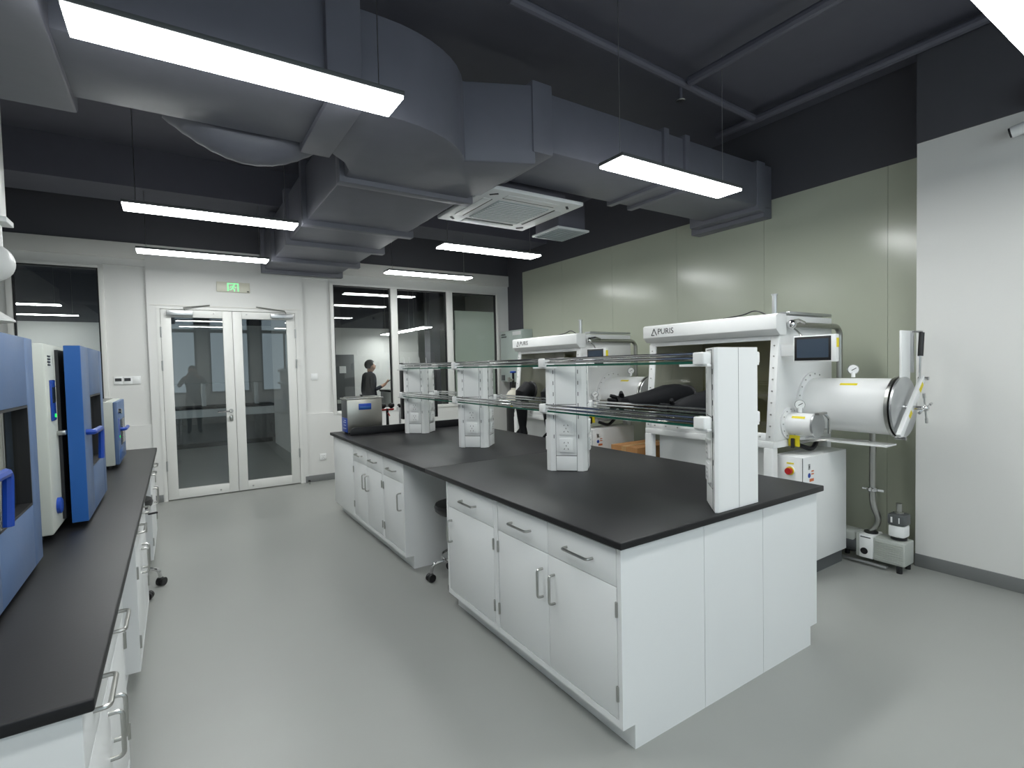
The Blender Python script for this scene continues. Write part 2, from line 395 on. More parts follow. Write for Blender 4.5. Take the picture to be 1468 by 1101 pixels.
V = thing('air_vent', 'small white ceiling air grille hanging between cassette unit and green wall', 'vent', (1.97, 2.79, 2.85))
MB().box(-.17, -.19, .02, .17, .19, .4, .005).build('plenum_box', 'dark', V)
MB().box(-.2, -.22, 0, .2, .22, .02, .004).build('frame', 'acwhite', V)
for k in range(12): MB().obox((0, -.185+k*.0335, -.002), (.36, .024, .003), RX(.5)).build('slat', 'acgrille', V)

# ------------------------------------------------------------------ base cabinets
HT, TH = .85, .03
def uhandle(a, b, out, r_=.0062):
    a, b, out = Vector(a), Vector(b), Vector(out)
    return MB().tube([a, a+out, b+out, b], r_, n=8, fillet=.016)
def cabinet(label, w, d, cells, loc, rz, group, blank=False, bottom=.1, name='base_cabinet'):
    """front at local y=0 facing -y; cells: (x0, x1, hinge side)"""
    H = HT-TH-.002
    c = thing(name, label, 'cabinet', loc, rz, group)
    prof = [(.0, bottom), (.0, H), (d, H), (d, 0), (.065, 0), (.065, bottom)]
    MB().prism([(.022, bottom), (.022, H), (d, H), (d, 0), (.065, 0), (.065, bottom)], 'x', .0, w).build('carcass', 'cab', c, smooth=False)
    if blank:
        MB().box(0, 0, bottom, w, .022, H, .002).build('blank_panel', 'cab', c); return c
    fr = .022; z0, zs, z1 = .132, .657, .806
    cx0, cx1 = min(q[0] for q in cells), max(q[1] for q in cells)
    m = MB()
    m.box(0, 0, bottom, w, .022, z0-.003); m.box(0, 0, z1+.003, w, .022, H); m.box(0, 0, z0-.003, cx0-.003, .022, z1+.003); m.box(cx1+.003, 0, z0-.003, w, .022, z1+.003)
    m.build('face_frame', 'cab', c, smooth=False)
    MB().box(cx0-.003, .016, z0-.003, cx1+.003, .0215, z1+.003).build('shadow_gap', 'gap', c)
    for a, b, hs in cells:
        dw = MB().box(a+.0014, .001, zs+.0016, b-.0014, .016, z1-.0005, .0008).build('drawer', 'cab', c)
        mx = (a+b)/2
        uhandle((mx-.083, .001, .73), (mx+.083, .001, .73), (0, -.032, 0)).build('handle', 'steel', dw)
        do = MB().box(a+.0014, .001, z0, b-.0014, .016, zs-.0016, .0008).build('door', 'cab', c)
        hx = b-.045 if hs == 'l' else a+.045
        uhandle((hx, .001, .445), (hx, .001, .576), (0, -.032, 0)).build('handle', 'steel', do)
        ex = a if hs == 'l' else b
        for z in (.205, .54):
            MB().box(ex-.006, -.004, z, ex+.006, .002, z+.06, .001).cyl((ex, -.004, z), (ex, -.004, z+.06), .0045, n=8).build('hinge', 'steel', do)
    return c
GF, GBK, GL = 'cabinets under the island, aisle side', 'cabinets under the island, glovebox side', 'cabinets under the oven bench'
R1 = -PI/2      # front faces -X
FX = .025
cabinet('white double-door cabinet with two drawers at the island end, below the half pylon', .925, .5, [(.02, .4585, 'l'), (.4585, .9, 'r')], (FX, .952, 0), R1, GF)
cabinet('white single-door cabinet with one drawer beside the knee space of the island', .598, .5, [(.022, .573, 'r')], (FX, 1.552, 0), R1, GF)
cabinet('white single-door cabinet with one drawer on the far side of the knee space', .478, .5, [(.02, .453, 'l')], (FX, 2.76, 0), R1, GF)
cabinet('white double-door cabinet with two drawers next to the blank sink cabinet', .858, .5, [(.03, .435, 'l'), (.435, .838, 'r')], (FX, 3.62, 0), R1, GF)
cabinet('white blank-fronted sink cabinet under the ultrasonic cleaner', .698, .5, [], (FX, 4.32, 0), R1, GF, blank=True)
ym = [(.027, .925, [(.02, .46, 'l'), (.46, .905, 'r')], 'white double-door cabinet on the glovebox side at the half-pylon end'),
      (.954, .925, [(.02, .46, 'l'), (.46, .905, 'r')], 'white double-door cabinet on the glovebox side below the second pylon'),
      (1.881, .925, [(.02, .46, 'l'), (.46, .905, 'r')], 'white double-door cabinet on the glovebox side below the third pylon'),
      (2.808, .81, [(.02, .4, 'l'), (.4, .79, 'r')], 'white double-door cabinet on the glovebox side beside the sink end')]
for y, w_, ce, lb in ym: cabinet(lb, w_, .5, ce, (1.475, y, 0), PI/2, GBK)
cabinet('white blank-fronted sink cabinet on the glovebox side', .698, .5, [], (1.475, 3.622, 0), PI/2, GBK, blank=True)
tag(MB().box(.528, .027, 0, .972, .045, HT-TH-.002).build('filler_panel', 'cab'), 'white filler panel between the two cabinets at the island end', 'panel')
tag(MB().box(.528, 2.3, .02, .972, 2.318, HT-TH-.002).build('filler_panel', 'cab'), 'white filler panel at the back of the knee space', 'panel')
# worktop in two slabs with a joint
wt = thing('worktop', 'black epoxy worktop of the island with rounded edges', 'worktop', (0, 0, HT-TH))
MB().box(0, 0, 0, 1.5, 1.828, TH, .005, 3).build('slab', 'top', wt)
MB().box(0, 1.8288, 0, 1.5, 4.37, TH, .005, 3).build('slab', 'top', wt)

# oven bench on the left
BX = -1.57
R2 = PI/2
BL = XL+.02
cabinet('white double-door cabinet with drawers at the near end of the oven bench', .925, .5, [(.02, .46, 'l'), (.46, .905, 'r')], (BX, .005, 0), R2, GL)
cabinet('white double-door cabinet of the oven bench between the two knee spaces', .925, .5, [(.02, .46, 'l'), (.46, .905, 'r')], (BX, 1.635, 0), R2, GL)
cabinet('white double-door cabinet of the oven bench next to the small oven end', .925, .5, [(.02, .46, 'l'), (.46, .905, 'r')], (BX, 3.4, 0), R2, GL)
tag(MB().box(BL, .006, 0, BX-.502, .026, HT-TH-.002).build('end_panel', 'cab'), 'white end panel closing the near end of the oven bench', 'panel')
tag(MB().box(BL, .03, 0, BX-.6, 4.3, HT-TH-.002).build('back_cabinet', 'cab'), 'white closed back unit of the oven bench against the left wall', 'cabinet')
wt2 = tag(MB().box(BL-.01, -.02, HT-TH, BX+.024, 4.37, HT, .005, 3).build('worktop', 'top'), 'long black epoxy worktop carrying the blue ovens', 'worktop')

# ------------------------------------------------------------------ shelf pylons on the island
PX, HD = .775, .163
def diamond(h, ch):
    return [(-h, -ch), (-ch, -h), (ch, -h), (h, -ch), (h, ch), (ch, h), (-ch, h), (-h, ch)]
def socket(parent, c, n, tz=0):
    """wall-socket plate on a face with outward normal n (2-D)"""
    R = RZ(math.atan2(n[1], n[0])+PI/2); c = Vector(c)
    s_ = MB().obox(c+Vector((*n, 0))*.006, (.086, .012, .086), R, .002).build('socket_plate', 'plastic', parent)
    h = MB()
    for dx, dz, a in ((-.012, .018, .3), (.012, .018, -.3), (0, -.002, 0), (-.012, -.022, .5), (.012, -.022, -.5)):
        h.obox(c+Vector((*n, 0))*.0122+R @ Vector((dx, 0, dz)), (.0035, .001, .009), R @ RY(a))
    h.build('socket_slots', 'ink', s_, kind='stuff')
def pylon(y, label, half=False, top=1.54):
    p = thing('shelf_pylon', label, 'shelf pylon', (PX, y, HT), 0, 'shelf pylons on the island'); H = top-HT
    if half:
        MB().prism([(-.163, .012), (-.150, 0), (.150, 0), (.163, .012), (.012, .165), (-.012, .165)], 'z', 0, H, .002).build('column', 'white', p, smooth=False)
        MB().box(-.0008, -.0006, .002, .0008, .001, H-.002).build('seam', 'gap', p)
        faces = [(-1, 1), (1, 1)]; mid = .09
    else:
        MB().prism(diamond(HD, .02), 'z', 0, H, .0015).build('column', 'white', p, smooth=False)
        faces = [(-1, -1), (1, -1), (1, 1), (-1, 1)]; mid = 0
    for n in faces:
        n = Vector(n).normalized(); dist = (HD+.02)/math.sqrt(2)
        o = Vector((0, 0)) if not half else Vector((0, 0))
        c2 = n*dist if not half else Vector((n.x/abs(n.x)*.0875, .0885))
        R = RZ(math.atan2(n.y, n.x)+PI/2)
        def face(nm, z0, z1, w_, th, mt, dx=0, par=p):
            return MB().obox(Vector((c2.x, c2.y, (z0+z1)/2))+Vector((n.x, n.y, 0))*(th/2-.001)+R @ Vector((dx, 0, 0)), (w_, th, z1-z0), R, .0008).build(nm, mt, par)
        face('panel_gap', .001, H-.008, .134, .0025, 'gap')
        face('face_panel', .425, H-.012, .13, .004, 'white'); face('face_panel', .10, .421, .13, .004, 'white'); face('face_panel', .004, .096, .13, .004, 'white')
        for sx in (-1, 1):
            sl = MB()
            for z in (.22, .345, .42, .49, .56, .63):
                sl.obox(Vector((c2.x, c2.y, z))+Vector((n.x, n.y, 0))*.0005+R @ Vector((sx*.078, 0, 0)), (.004, .002, .024), R)
            sl.build('slot_strip', 'ink', p, kind='stuff')
        for z in (.165, .275): socket(p, (c2.x+n.x*.003, c2.y+n.y*.003, z), (n.x, n.y))
    # clamps carrying the shelves, on both sides
    for z in (1.515-HT, 1.228-HT):
        for sx in (-1, 1):
            yy = .055 if half else 0
            b = MB().box(sx*.16, yy-.03, z-.004, sx*.215, yy+.03, z+.052, .008, 3).build('rail_clamp', 'plastic', p)
            lo, hi = (.02, .17) if half else (-.11, .11)
            MB().box(sx*.168, lo, z-.012, sx*.198, hi, z-.001, .002).build('glass_pad', 'plastic', b)
    return p
pylon(.02, 'white half pylon with a flat seamed face at the island end', True, 1.587)
py = [1.25, 2.49, 3.72]
for y, lb in zip(py, ('white diamond-shaped power pylon next to the half pylon', 'white diamond-shaped power pylon in the middle between two others', 'white diamond-shaped power pylon in front of the drying rack and sink splash')):
    pylon(y, lb)
ends = [.02, 1.25, 2.49, 3.72]
SPANS = ('between half pylon and its neighbour', 'between the two middle pylons', 'ending at the drying rack')
for lv, zg in (('upper', 1.519), ('lower', 1.232)):
    for i in range(3):
        a, b = ends[i], ends[i+1]
        sp = SPANS[i]
        sh = thing('glass_shelf', '%s glass shelf with steel guard rails %s' % (lv, sp), 'shelf', (PX, a, zg), 0, 'glass shelves of the island rack')
        L = b-a; h = .19; n_ = HD+.012
        na = .172 if i == 0 else n_
        y0_ = .03 if i == 0 else .006
        def notch(inset):
            return [(-h, y0_), (-na-.004, y0_), (0, na+.012), (na+.004, y0_), (h, y0_), (h, L-.006), (n_, L-.006), (0, L-n_-.006), (-n_, L-.006), (-h, L-.006)]
        g = MB().prism(notch(0), 'z', -.004, .008).build('glass', 'shelfglass', sh, smooth=False)
        for sx in (-1, 1):
            MB().box(sx*h-.0012, y0_+.002, -.0035, sx*h+.0014, L-.008, .0075).build('glass_edge', 'glassedge', sh)
            for z in (.022, .042): MB().cyl((sx*.197, .06 if i == 0 else 0, z), (sx*.197, L, z), .0068, n=10).build('guard_rail', 'chrome', sh)

# ------------------------------------------------------------------ sink end: splash, ultrasonic cleaner, eyewash, rack
sb = tag(MB().prism([(.1, HT), (.1, HT+.04), (.112, HT+.066), (.14, HT+.078), (1.4, HT+.078), (1.4, HT)], 'y', 3.92, 3.945, .003).build('sink_splash', 'top'), 'black upright splash strip across the sink end of the island worktop', 'splash board')
U = thing('ultrasonic_cleaner', 'stainless ultrasonic cleaner with blue side handle and blue control label', 'ultrasonic cleaner', (.285, 4.13, HT))
MB().box(-.185, -.105, .018, .185, .105, .362, .005).build('body', 'steelbox', U)
MB().box(-.2, -.12, .362, .2, .12, .376, .004).build('rim', 'steel', U)
MB().box(-.17, -.09, .376, .17, .09, .386, .006).build('lid', 'steel', U)
MB().lathe([(.012, .386), (.012, .394), (.02, .4), (.02, .405)], n=14).build('lid_knob', 'black', U)
MB().box(-.189, -.1, .17, -.184, .1, .355, .001).build('front_plate', 'pumpdark', U)
MB().box(-.1895, -.1, .02, -.184, .1, .168, .001).build('control_label', 'bluetrim', U)
for z, w_ in ((.14, .07), (.12, .1), (.09, .09), (.055, .12)):
    MB().box(-.1902, -.06, z, -.1895, -.06+w_, z+.006).build('label_print', 'cab', U)
h_ = MB().box(-.065, -.112, .25, .068, -.104, .315, .004).build('side_handle', 'bluetrim', U)
MB().box(-.055, -.116, .258, .058, -.111, .285, .004).build('grip_recess', 'blue', h_)
for sx in (-1, 1):
    for sy in (-1, 1): MB().cyl((sx*.15, sy*.08, 0), (sx*.15, sy*.08, .02), .016, n=10).build('foot', 'black', U)
E_ = thing('eyewash_station', 'black and red twin-head emergency eyewash on the sink deck', 'eyewash', (.575, 4.16, HT))
MB().lathe([(.03, 0), (.03, .012), (.016, .02), (.014, .2), (.013, .235)], n=14).build('stem', 'black', E_)
MB().tube([(-.075, 0, .225), (-.06, 0, .222), (.06, 0, .222), (.075, 0, .225)], .011, n=8).build('cross_bar', 'red', E_)
for sx in (-1, 1):
    MB().lathe([(.012, .235), (.03, .25), (.036, .268), (.03, .285), (.012, .292)], (sx*.048, 0, 0), n=16).build('spray_head', 'black', E_)
MB().tube([(0, 0, .18), (.0, -.03, .185), (0, -.075, .16)], .007, n=6).build('push_lever', 'red', E_)
T_ = thing('lab_faucet', 'small white and black bench faucet beside the drying rack', 'faucet', (.715, 4.15, HT))
MB().lathe([(.024, 0), (.024, .01), (.013, .016), (.012, .17)], n=12).build('riser', 'white', T_)
MB().tube([(0, 0, .16), (0, 0, .25), (-.03, -.01, .255), (-.03, -.01, .2)], .008, n=8, fillet=.02).build('spout', 'plastic', T_)
MB().lathe([(.01, .24), (.024, .25), (.026, .27), (.012, .28)], n=12).build('tap_knob', 'black', T_)
K = thing('drying_rack', 'black pegboard drying rack standing behind the last pylon', 'drying rack', (.91, 4.05, HT))
MB().box(-.2, -.02, .12, .2, .02, .73, .004).build('back_board', 'pumpdark', K)
MB().box(-.21, -.035, .115, -.19, .035, .735, .003).box(.19, -.035, .115, .21, .035, .735, .003).box(-.19, -.035, .115, .19, .035, .135, .003).build('frame', 'black', K)
for i in range(5):
    for j in range(5):
        x, z = -.16+i*.08, .2+j*.12
        MB().tube([(x, -.02, z), (x, -.06, z+.025)], .004, n=5, radii=[.004, .003]).build('peg', 'plastic', K)
for x in (-.16, -.1, .02, .1): MB().tube([(x, 0, .73), (x-.02, -.03, .79)], .004, n=5).build('top_peg', 'plastic', K)
for x in (-.15, .15): MB().box(x-.015, -.03, 0, x+.015, .03, .12, .002).build('support_foot', 'black', K)

# ------------------------------------------------------------------ lab stools
def stool(loc, rot, label, seat_z=.56):
    s_ = thing('lab_stool', label, 'stool', loc, rot)
    MB().lathe([(.0, seat_z-.075), (.15, seat_z-.07), (.172, seat_z-.05), (.178, seat_z-.025), (.17, seat_z-.005), (.14, seat_z), (0, seat_z)], n=28).build('seat', 'stool', s_)
    MB().lathe([(.03, .12), (.03, .3), (.018, .302), (.018, seat_z-.07)], n=14).build('gas_lift', 'chrome', s_)
    P = [(.135*math.cos(2*PI*k/24), .135*math.sin(2*PI*k/24), .185) for k in range(25)]
    MB().tube(P, .009, n=8, caps=False).build('foot_ring', 'chrome', s_)
    MB().tube([(.018, 0, seat_z-.1), (.09, .0, seat_z-.11), (.16, 0, seat_z-.125)], .006, n=6).build('lever', 'chrome', s_)
    MB().obox((.18, 0, seat_z-.127), (.06, .022, .012), None, .004).build('lever_paddle', 'black', s_)
    for k in range(5):
        a = 2*PI*k/5; c, n = math.cos(a), math.sin(a)
        lg = MB().tube([(.02*c, .02*n, .14), (.13*c, .13*n, .145), (.2*c, .2*n, .12), (.21*c, .21*n, .06)], .012, n=8, fillet=.05).build('leg', 'chrome', s_)
        R = RZ(a+.6)
        w_ = MB()
        for sd in (-1, 1):
            e = R @ Vector((0, sd*.013, 0)); q = Vector((.215*c, .215*n, .029))
            w_.cyl(q+e*.35, q+e*1.9, .028, n=16)
        w_.sph((.213*c, .213*n, .04), .024, 10); w_.build('caster', 'black', lg)
    return s_
stool((.29, 1.9, 0), .2, 'black round lab stool on chrome casters in the island knee space')
stool((-1.72, 3.02, 0), .35, 'black round lab stool with chrome base tucked at the oven bench', .66)

# ------------------------------------------------------------------ gloveboxes
def bolts(parent, pts, d, r_=.006, h=.006):
    m = MB(); d = Vector(d)
    for p in pts: m.cyl(Vector(p), Vector(p)+d*h, r_, n=6)
    return m.build('bolts', 'steel', parent, kind='stuff')
GX, GY = 2.1, .64
def glovebox(label):
    G = thing('glovebox', label, 'glovebox', (GX, GY, 0), 0, 'gloveboxes along the green wall')
    L = 1.18
    def X_(x): return x-GX
    xb, xt, zb, zt = .04, .115, .95, 1.70
    prof = [(xb, zb), (xt, zt), (.15, 1.84), (.84, 1.84), (.84, zb)]
    MB().prism(prof, 'y', 0, .025, .003).build('end_plate', 'white', G); MB().prism(prof, 'y', L-.025, L, .003).build('end_plate', 'white', G)
    MB().box(.815, .025, zb, .84, L-.025, 1.84).build('back_plate', 'white', G)
    MB().box(xb, .025, zb, .815, L-.025, zb+.03).build('floor_plate', 'inner', G)
    MB().box(.15, .025, 1.8, .815, L-.025, 1.84).build('roof_plate', 'white', G)
    MB().box(.8, .026, zb+.031, .814, L-.026, 1.799).build('inner_lining', 'inner', G)
    MB().box(.45, .1, 1.22, .78, L-.1, 1.232).build('inner_shelf', 'inner', G)
    MB().box(.4, .15, 1.76, .7, L-.15, 1.79).build('inner_lamp_housing', 'inner', G)
    # sloping window
    ang = math.atan2(xt-xb, zt-zb); R = RY(ang)
    def W(yc, s_, off): # point on the window plane
        return Vector((xb+(xt-xb)*s_, yc, zb+(zt-zb)*s_)) + R @ Vector((-off, 0, 0))
    Hs = math.hypot(xt-xb, zt-zb)
    fr = MB().obox(W(.03, .5, .004), (.022, .06, Hs), R, .003).build('window_frame', 'white', G)
    MB().obox(W(L-.03, .5, .004), (.022, .06, Hs), R, .003).build('frame_post', 'white', fr)
    MB().obox(W(L/2, .035, .004), (.022, L-.12, .055), R, .003).build('frame_rail', 'white', fr)
    MB().obox(W(L/2, .98, .004), (.022, L-.12, .04), R, .003).build('frame_rail', 'white', fr)
    MB().obox(W(L/2, .5, -.004), (.008, L-.115, Hs-.06), R).build('window_pane', 'tint', G, smooth=False)
    d = R @ Vector((-1, 0, 0))
    bolts(fr, [W(y, s_, .015) for y in (.03, L-.03) for s_ in (.04, .14, .25, .36, .47, .58, .69, .8, .9)]+[W(.1+k*.122, .035, .015) for k in range(9)], d)
    # header with the name
    hd = MB().prism([(.03, 1.742), (.03, 1.838), (.05, 1.85), (.16, 1.85), (.16, 1.70), (.075, 1.70)], 'y', -.02, L+.02, .004).build('header', 'white', G)
    lg = text('logo_lettering', 'PURIS', .085, 'ink', hd, (.029, 1.035, 1.79), (PI/2, 0, -PI/2), .0006, 'LEFT')
    lg.scale = (.8, .8, 1)
    me = MB()
    def lt(ax, az, bx_, bz): # stroke on the header face; ax along reading direction
        a = Vector((.0293, 1.102-ax, 1.762+az)); b = Vector((.0293, 1.102-bx_, 1.762+bz)); c = (a+b)/2; dv = b-a
        me.obox(c, (.0012, .008, dv.length+.004), Matrix.Rotation(math.atan2(-(dv.y), dv.z), 3, 'X'))
    lt(0, 0, .028, .055); lt(.028, .055, .056, 0); lt(.0, 0, .03, 0)
    me.build('logo_mark', 'ink', hd)
    # top fittings
    MB().box(.24, .0, 1.852, .84, .09, 1.872, .003).build('cable_tray', 'alu', G)
    MB().lathe([(.024, 1.84), (.024, 1.86), (.017, 1.862), (.017, 1.99), (.022, 1.992), (.022, 2.0)], (.165, .07, 0), n=16).build('filter_post', 'alu', G)
    MB().tube([(.16, .1, 1.84), (.14, .2, 1.9), (.15, .3, 1.87), (.18, .5, 1.86)], .005, n=6, fillet=.05).build('cable', 'black', G)
    for yv in (.3, .42): MB().lathe([(.03, 1.84), (.03, 1.865), (.014, 1.87)], (.24, yv, 0), n=12).build('top_valve', 'steel', G)
    # steel pipe with ball valve
    pp = MB().tube([(.2, -.04, 1.772), (.83, -.04, 1.772), (.875, -.04, 1.73), (.875, -.04, 1.36)], .021, n=14, fillet=.07).build('steel_pipe', 'steel', G)
    MB().sph((.19, -.04, 1.773), .034, 14).build('ball_valve', 'chrome', pp)
    MB().tube([(.2, -.04, 1.79), (.26, -.05, 1.80), (.33, -.05, 1.785)], .016, n=8).build('valve_grip', 'chrome', pp)
    MB().tube([(.2, -.045, 1.75), (.235, -.06, 1.72), (.225, -.09, 1.69)], .006, n=6).build('valve_cable', 'steel', pp)
    # touch screen, facing the operator
    sc = MB().box(.1, -.375, 1.506, .14, -.1, 1.685, .004).build('control_monitor', 'white', G)
    MB().box(.0975, -.345, 1.516, .101, -.108, 1.676, .001).build('bezel', 'black', sc)
    MB().box(.0965, -.33, 1.535, .0978, -.125, 1.66).build('screen', 'screenin', sc)
    MB().box(.12, -.1, 1.55, .15, .0, 1.63, .003).build('monitor_arm', 'plastic', sc)
    MB().box(.105, -.3765, 1.6, .135, -.3745, 1.66).build('warning_label', 'yellow', sc)
    # big antechamber
    cx, cz, rr = .55, 1.193, .19
    A_ = MB().cyl((cx, 0, cz), (cx, -.545, cz), rr, n=48).build('large_antechamber', 'white', G)
    MB().lathe([(rr+.045, 0), (rr+.045, -.014), (rr+.03, -.016)], (cx, 0, cz), 'y', 40).build('base_flange', 'white', A_)
    bolts(A_, [(cx+.222*math.cos(a*PI/10), -.014, cz+.222*math.sin(a*PI/10)) for a in range(20)], (0, -1, 0))
    MB().lathe([(rr+.004, -.54), (rr+.016, -.545), (rr+.016, -.565), (rr-.02, -.567)], (cx, 0, cz), 'y', 48).build('door_ring', 'steel', A_)
    MB().lathe([(rr+.008, -.572), (rr+.012, -.576), (rr+.012, -.588), (rr+.004, -.592), (.0, -.592)], (cx, 0, cz), 'y', 48).build('round_door', 'alu', A_)
    # lifting plate, clamp bar, star handle, gas strut
    MB().box(cx-.035, -.585, 1.375, cx+.1, -.57, 1.70, .003).build('lift_plate', 'white', A_)
    MB().box(cx+.1, -.60, 1.42, cx+.118, -.57, 1.70, .003).build('lift_plate_flange', 'alu', A_)
    MB().obox((cx+.01, -.622, cz+.008), (.045, .028, .52), RY(math.radians(45)), .004).build('clamp_bar', 'white', A_)
    for sgn, s1 in ((1, .12), (-1, .05)):
        MB().obox((cx+.01+sgn*s1, -.6368, cz+.008+sgn*s1), (.03, .001, .07 if sgn > 0 else .05), RY(math.radians(45))).build('warning_label', 'yellow', A_)
    MB().cyl((cx+.005, -.592, cz), (cx+.005, -.70, cz), .014, n=14).build('clamp_screw', 'chrome', A_)
    hb = MB().sph((cx+.005, -.70, cz), .022, 12).build('star_handle', 'chrome', A_)
    sp = MB()
    for a in (.25, .25+PI/2, .25+PI, .25+1.5*PI):
        v = Vector((math.cos(a), 0, math.sin(a))); c0 = Vector((cx+.005, -.70, cz))
        sp.cyl(c0, c0+v*.09, .006, n=8); sp.cyl(c0+v*.07, c0+v*.1, .009, n=8)
    sp.build('handle_spokes', 'chrome', A_)
    for p in ((cx-.17, cz-.185), (cx+.185, cz+.185)):
        MB().cyl((p[0]-.0, -.60, p[1]), (p[0], -.66, p[1]), .012, n=10).build('hinge_pin', 'chrome', A_)
    MB().cyl((cx+.15, -.63, 1.685), (cx+.13, -.63, 1.53), .016, n=12).build('gas_strut', 'black', A_)
    MB().cyl((cx+.13, -.63, 1.53), (cx+.12, -.63, 1.38), .007, n=8).build('strut_rod', 'chrome', A_)
    MB().cyl((cx+.155, -.63, 1.69), (cx+.1, -.59, 1.692), .008, n=8).build('strut_pin', 'chrome', A_)
    MB().obox((cx-.115, -.3, cz+.152), (.02, .11, .001), RY(math.radians(-40))).build('yellow_label', 'yellow', A_)
    def gauge(par, x, y, z, rr_):
        st = MB().cyl((x, y, z-.055), (x, y, z-.02), .012, n=10).build('pressure_gauge', 'plastic', par)
        nv = Vector((-.85, -.53, 0)); c = Vector((x, y, z))
        MB().cyl(c+nv*.0, c-nv*.028, rr_, n=22).build('gauge_case', 'chrome', par)
        MB().cyl(c+nv*.0015, c-nv*.0, rr_*.88, n=22).build('gauge_dial', 'plastic', par)
        sd = nv.cross(Vector((0, 0, 1)))
        MB().cyl(c+nv*.003-sd*rr_*.5+Vector((0, 0, rr_*.3)), c+nv*.003+sd*rr_*.3-Vector((0, 0, rr_*.2)), .0025, n=5).build('gauge_needle', 'ink', par)
    gauge(A_, cx, -.28, 1.445, .036)
    # small antechamber
    sx, sz, sr = .22, 1.068, .078
    B_ = MB().cyl((sx, 0, sz), (sx, -.19, sz), sr, n=32).build('small_antechamber', 'white', G)
    MB().lathe([(sr+.036, 0), (sr+.036, -.012), (sr+.028, -.014)], (sx, 0, sz), 'y', 32).build('base_flange', 'white', B_)
    bolts(B_, [(sx+.1*math.cos(a*PI/6), -.012, sz+.1*math.sin(a*PI/6)) for a in range(12)], (0, -1, 0), .005)
    MB().lathe([(sr+.006, -.188), (sr+.01, -.192), (sr+.01, -.205), (.0, -.207)], (sx, 0, sz), 'y', 32).build('round_door', 'alu', B_)
    MB().box(sx-.05, -.235, sz+.074, sx+.06, -.205, sz+.09, .002).build('hinge_block', 'steel', B_)
    MB().tube([(sx+.05, -.215, sz+.08), (sx+.07, -.24, sz+.05), (sx+.07, -.24, sz-.06)], .009, n=8, fillet=.02).build('latch_arm', 'chrome', B_)
    MB().obox((sx-.06, -.1, sz+.052), (.018, .09, .001), RY(math.radians(-50))).build('yellow_label', 'yellow', B_)
    gauge(B_, sx, -.08, 1.205, .034)
    # rotary switch
    q = MB().box(.2, -.085, .905, .212, -.005, .985, .004).build('rotary_switch', 'yellow', G)
    MB().box(.176, -.056, .895, .2, -.034, .965, .006, 3).build('switch_knob', 'black', q)
    MB().box(.212, -.06, .93, .24, .0, .96, .002).build('switch_bracket', 'white', q)
    # tray below the big antechamber
    MB().box(.4, -.54, .935, .56, -.02, .945).build('drip_tray', 'white', G)
    MB().tube([(.3, -.03, .93), (.42, -.18, .945), (.5, -.4, .952)], .009, n=6, fillet=.08).build('tray_hose', 'steel', G)
    MB().tube([(.32, -.02, .9), (.42, -.06, .86), (.5, -.05, .9), (.56, -.03, .93)], .016, n=8, fillet=.06).build('coiled_hose', 'black', G)
    # stand
    for lx, ly in ((.045, .035), (.045, L-.035), (.8, .035), (.8, L-.035)):
        MB().box(lx-.03, ly-.035, .02, lx+.03, ly+.035, .9, .004).build('stand_leg', 'white', G)
        MB().lathe([(.03, 0), (.03, .012), (.012, .014), (.012, .022)], (lx, ly, 0), n=12).build('levelling_foot', 'black', G)
    for y0, y1, x0, x1 in ((0, L, .02, .075), (0, L, .775, .83), (0, .055, .075, .775), (L-.055, L, .075, .775)):
        MB().box(x0, y0, .9, x1, y1, .949, .003).build('stand_rail', 'white', G)
    MB().box(.12, .075, .25, .13, L-.075, .895).build('stand_panel', 'white', G)
    # control cabinet under the near end
    C_ = MB().box(.1, -.167, .1, .7, .045, .849, .003).build('control_cabinet', 'white', G)
    MB().box(.12, -.145, 0, .68, .045, .1).build('plinth', 'pumpdark', C_)
    MB().box(.0985, -.162, .13, .1005, -.1585, .845).build('door_gap', 'gap', C_)
    MB().cyl((.0985, -.075, .752), (.09, -.075, .752), .034, n=22).build('switch_shroud', 'white', C_)
    MB().cyl((.09, -.078, .75), (.086, -.078, .75), .029, n=22).build('switch_ring', 'yellow', C_)
    MB().cyl((.086, -.078, .75), (.062, -.078, .75), .023, n=22).build('emergency_button', 'red', C_)
    MB().box(.0985, -.1, .796, .1, -.05, .806).build('yellow_label', 'yellow', C_)
    MB().box(.158, -.1685, .76, .185, -.1668, .8, .0005).build('key_lock', 'alu', C_)
    MB().box(.168, -.1692, .775, .176, -.168, .785).build('lock_slot', 'ink', C_)
    MB().cyl((.172, -.1668, .72), (.172, -.1685, .72), .017, n=16).build('round_label', 'bluetrim', C_)
    for z in (.742, .722): MB().box(.2, -.1682, z, .232, -.1668, z+.009).build('small_label', 'orange', C_)
    MB().box(.176, -.1682, .675, .232, -.1668, .695).build('small_label', 'orange', C_)
    return G
def sleeve(parent, path, radii, hand_dir, up, spread=.5, name='glove'):
    """rubber sleeve along path ending in a five-fingered hand"""
    g = MB(); g.tube(path, .08, n=14, radii=radii)
    e = Vector(path[-1]); d_ = Vector(hand_dir).normalized(); up = Vector(up).normalized(); sd = d_.cross(up).normalized()
    g.tube([e-d_*.02, e+d_*.03, e+d_*.08, e+d_*.1], .04, n=10, radii=[radii[-1], .05, .056, .044])
    for k, (o_, ln) in enumerate(((-.036, .065), (-.013, .085), (.013, .08), (.036, .06))):
        b = e+d_*.085+sd*o_; a = (d_+sd*(o_*spread*14)).normalized()
        g.tube([b, b+a*ln*.5+up*.008, b+a*ln-up*.004], .015, n=8, radii=[.018, .017, .012])
    b = e+d_*.03+sd*.04; a = (d_*.6+sd*.5+up*.5).normalized(); g.tube([b-a*.02, b+a*.04, b+a*.075], .018, n=8, radii=[.024, .02, .013])
    return g.build(name, 'rubber', parent)
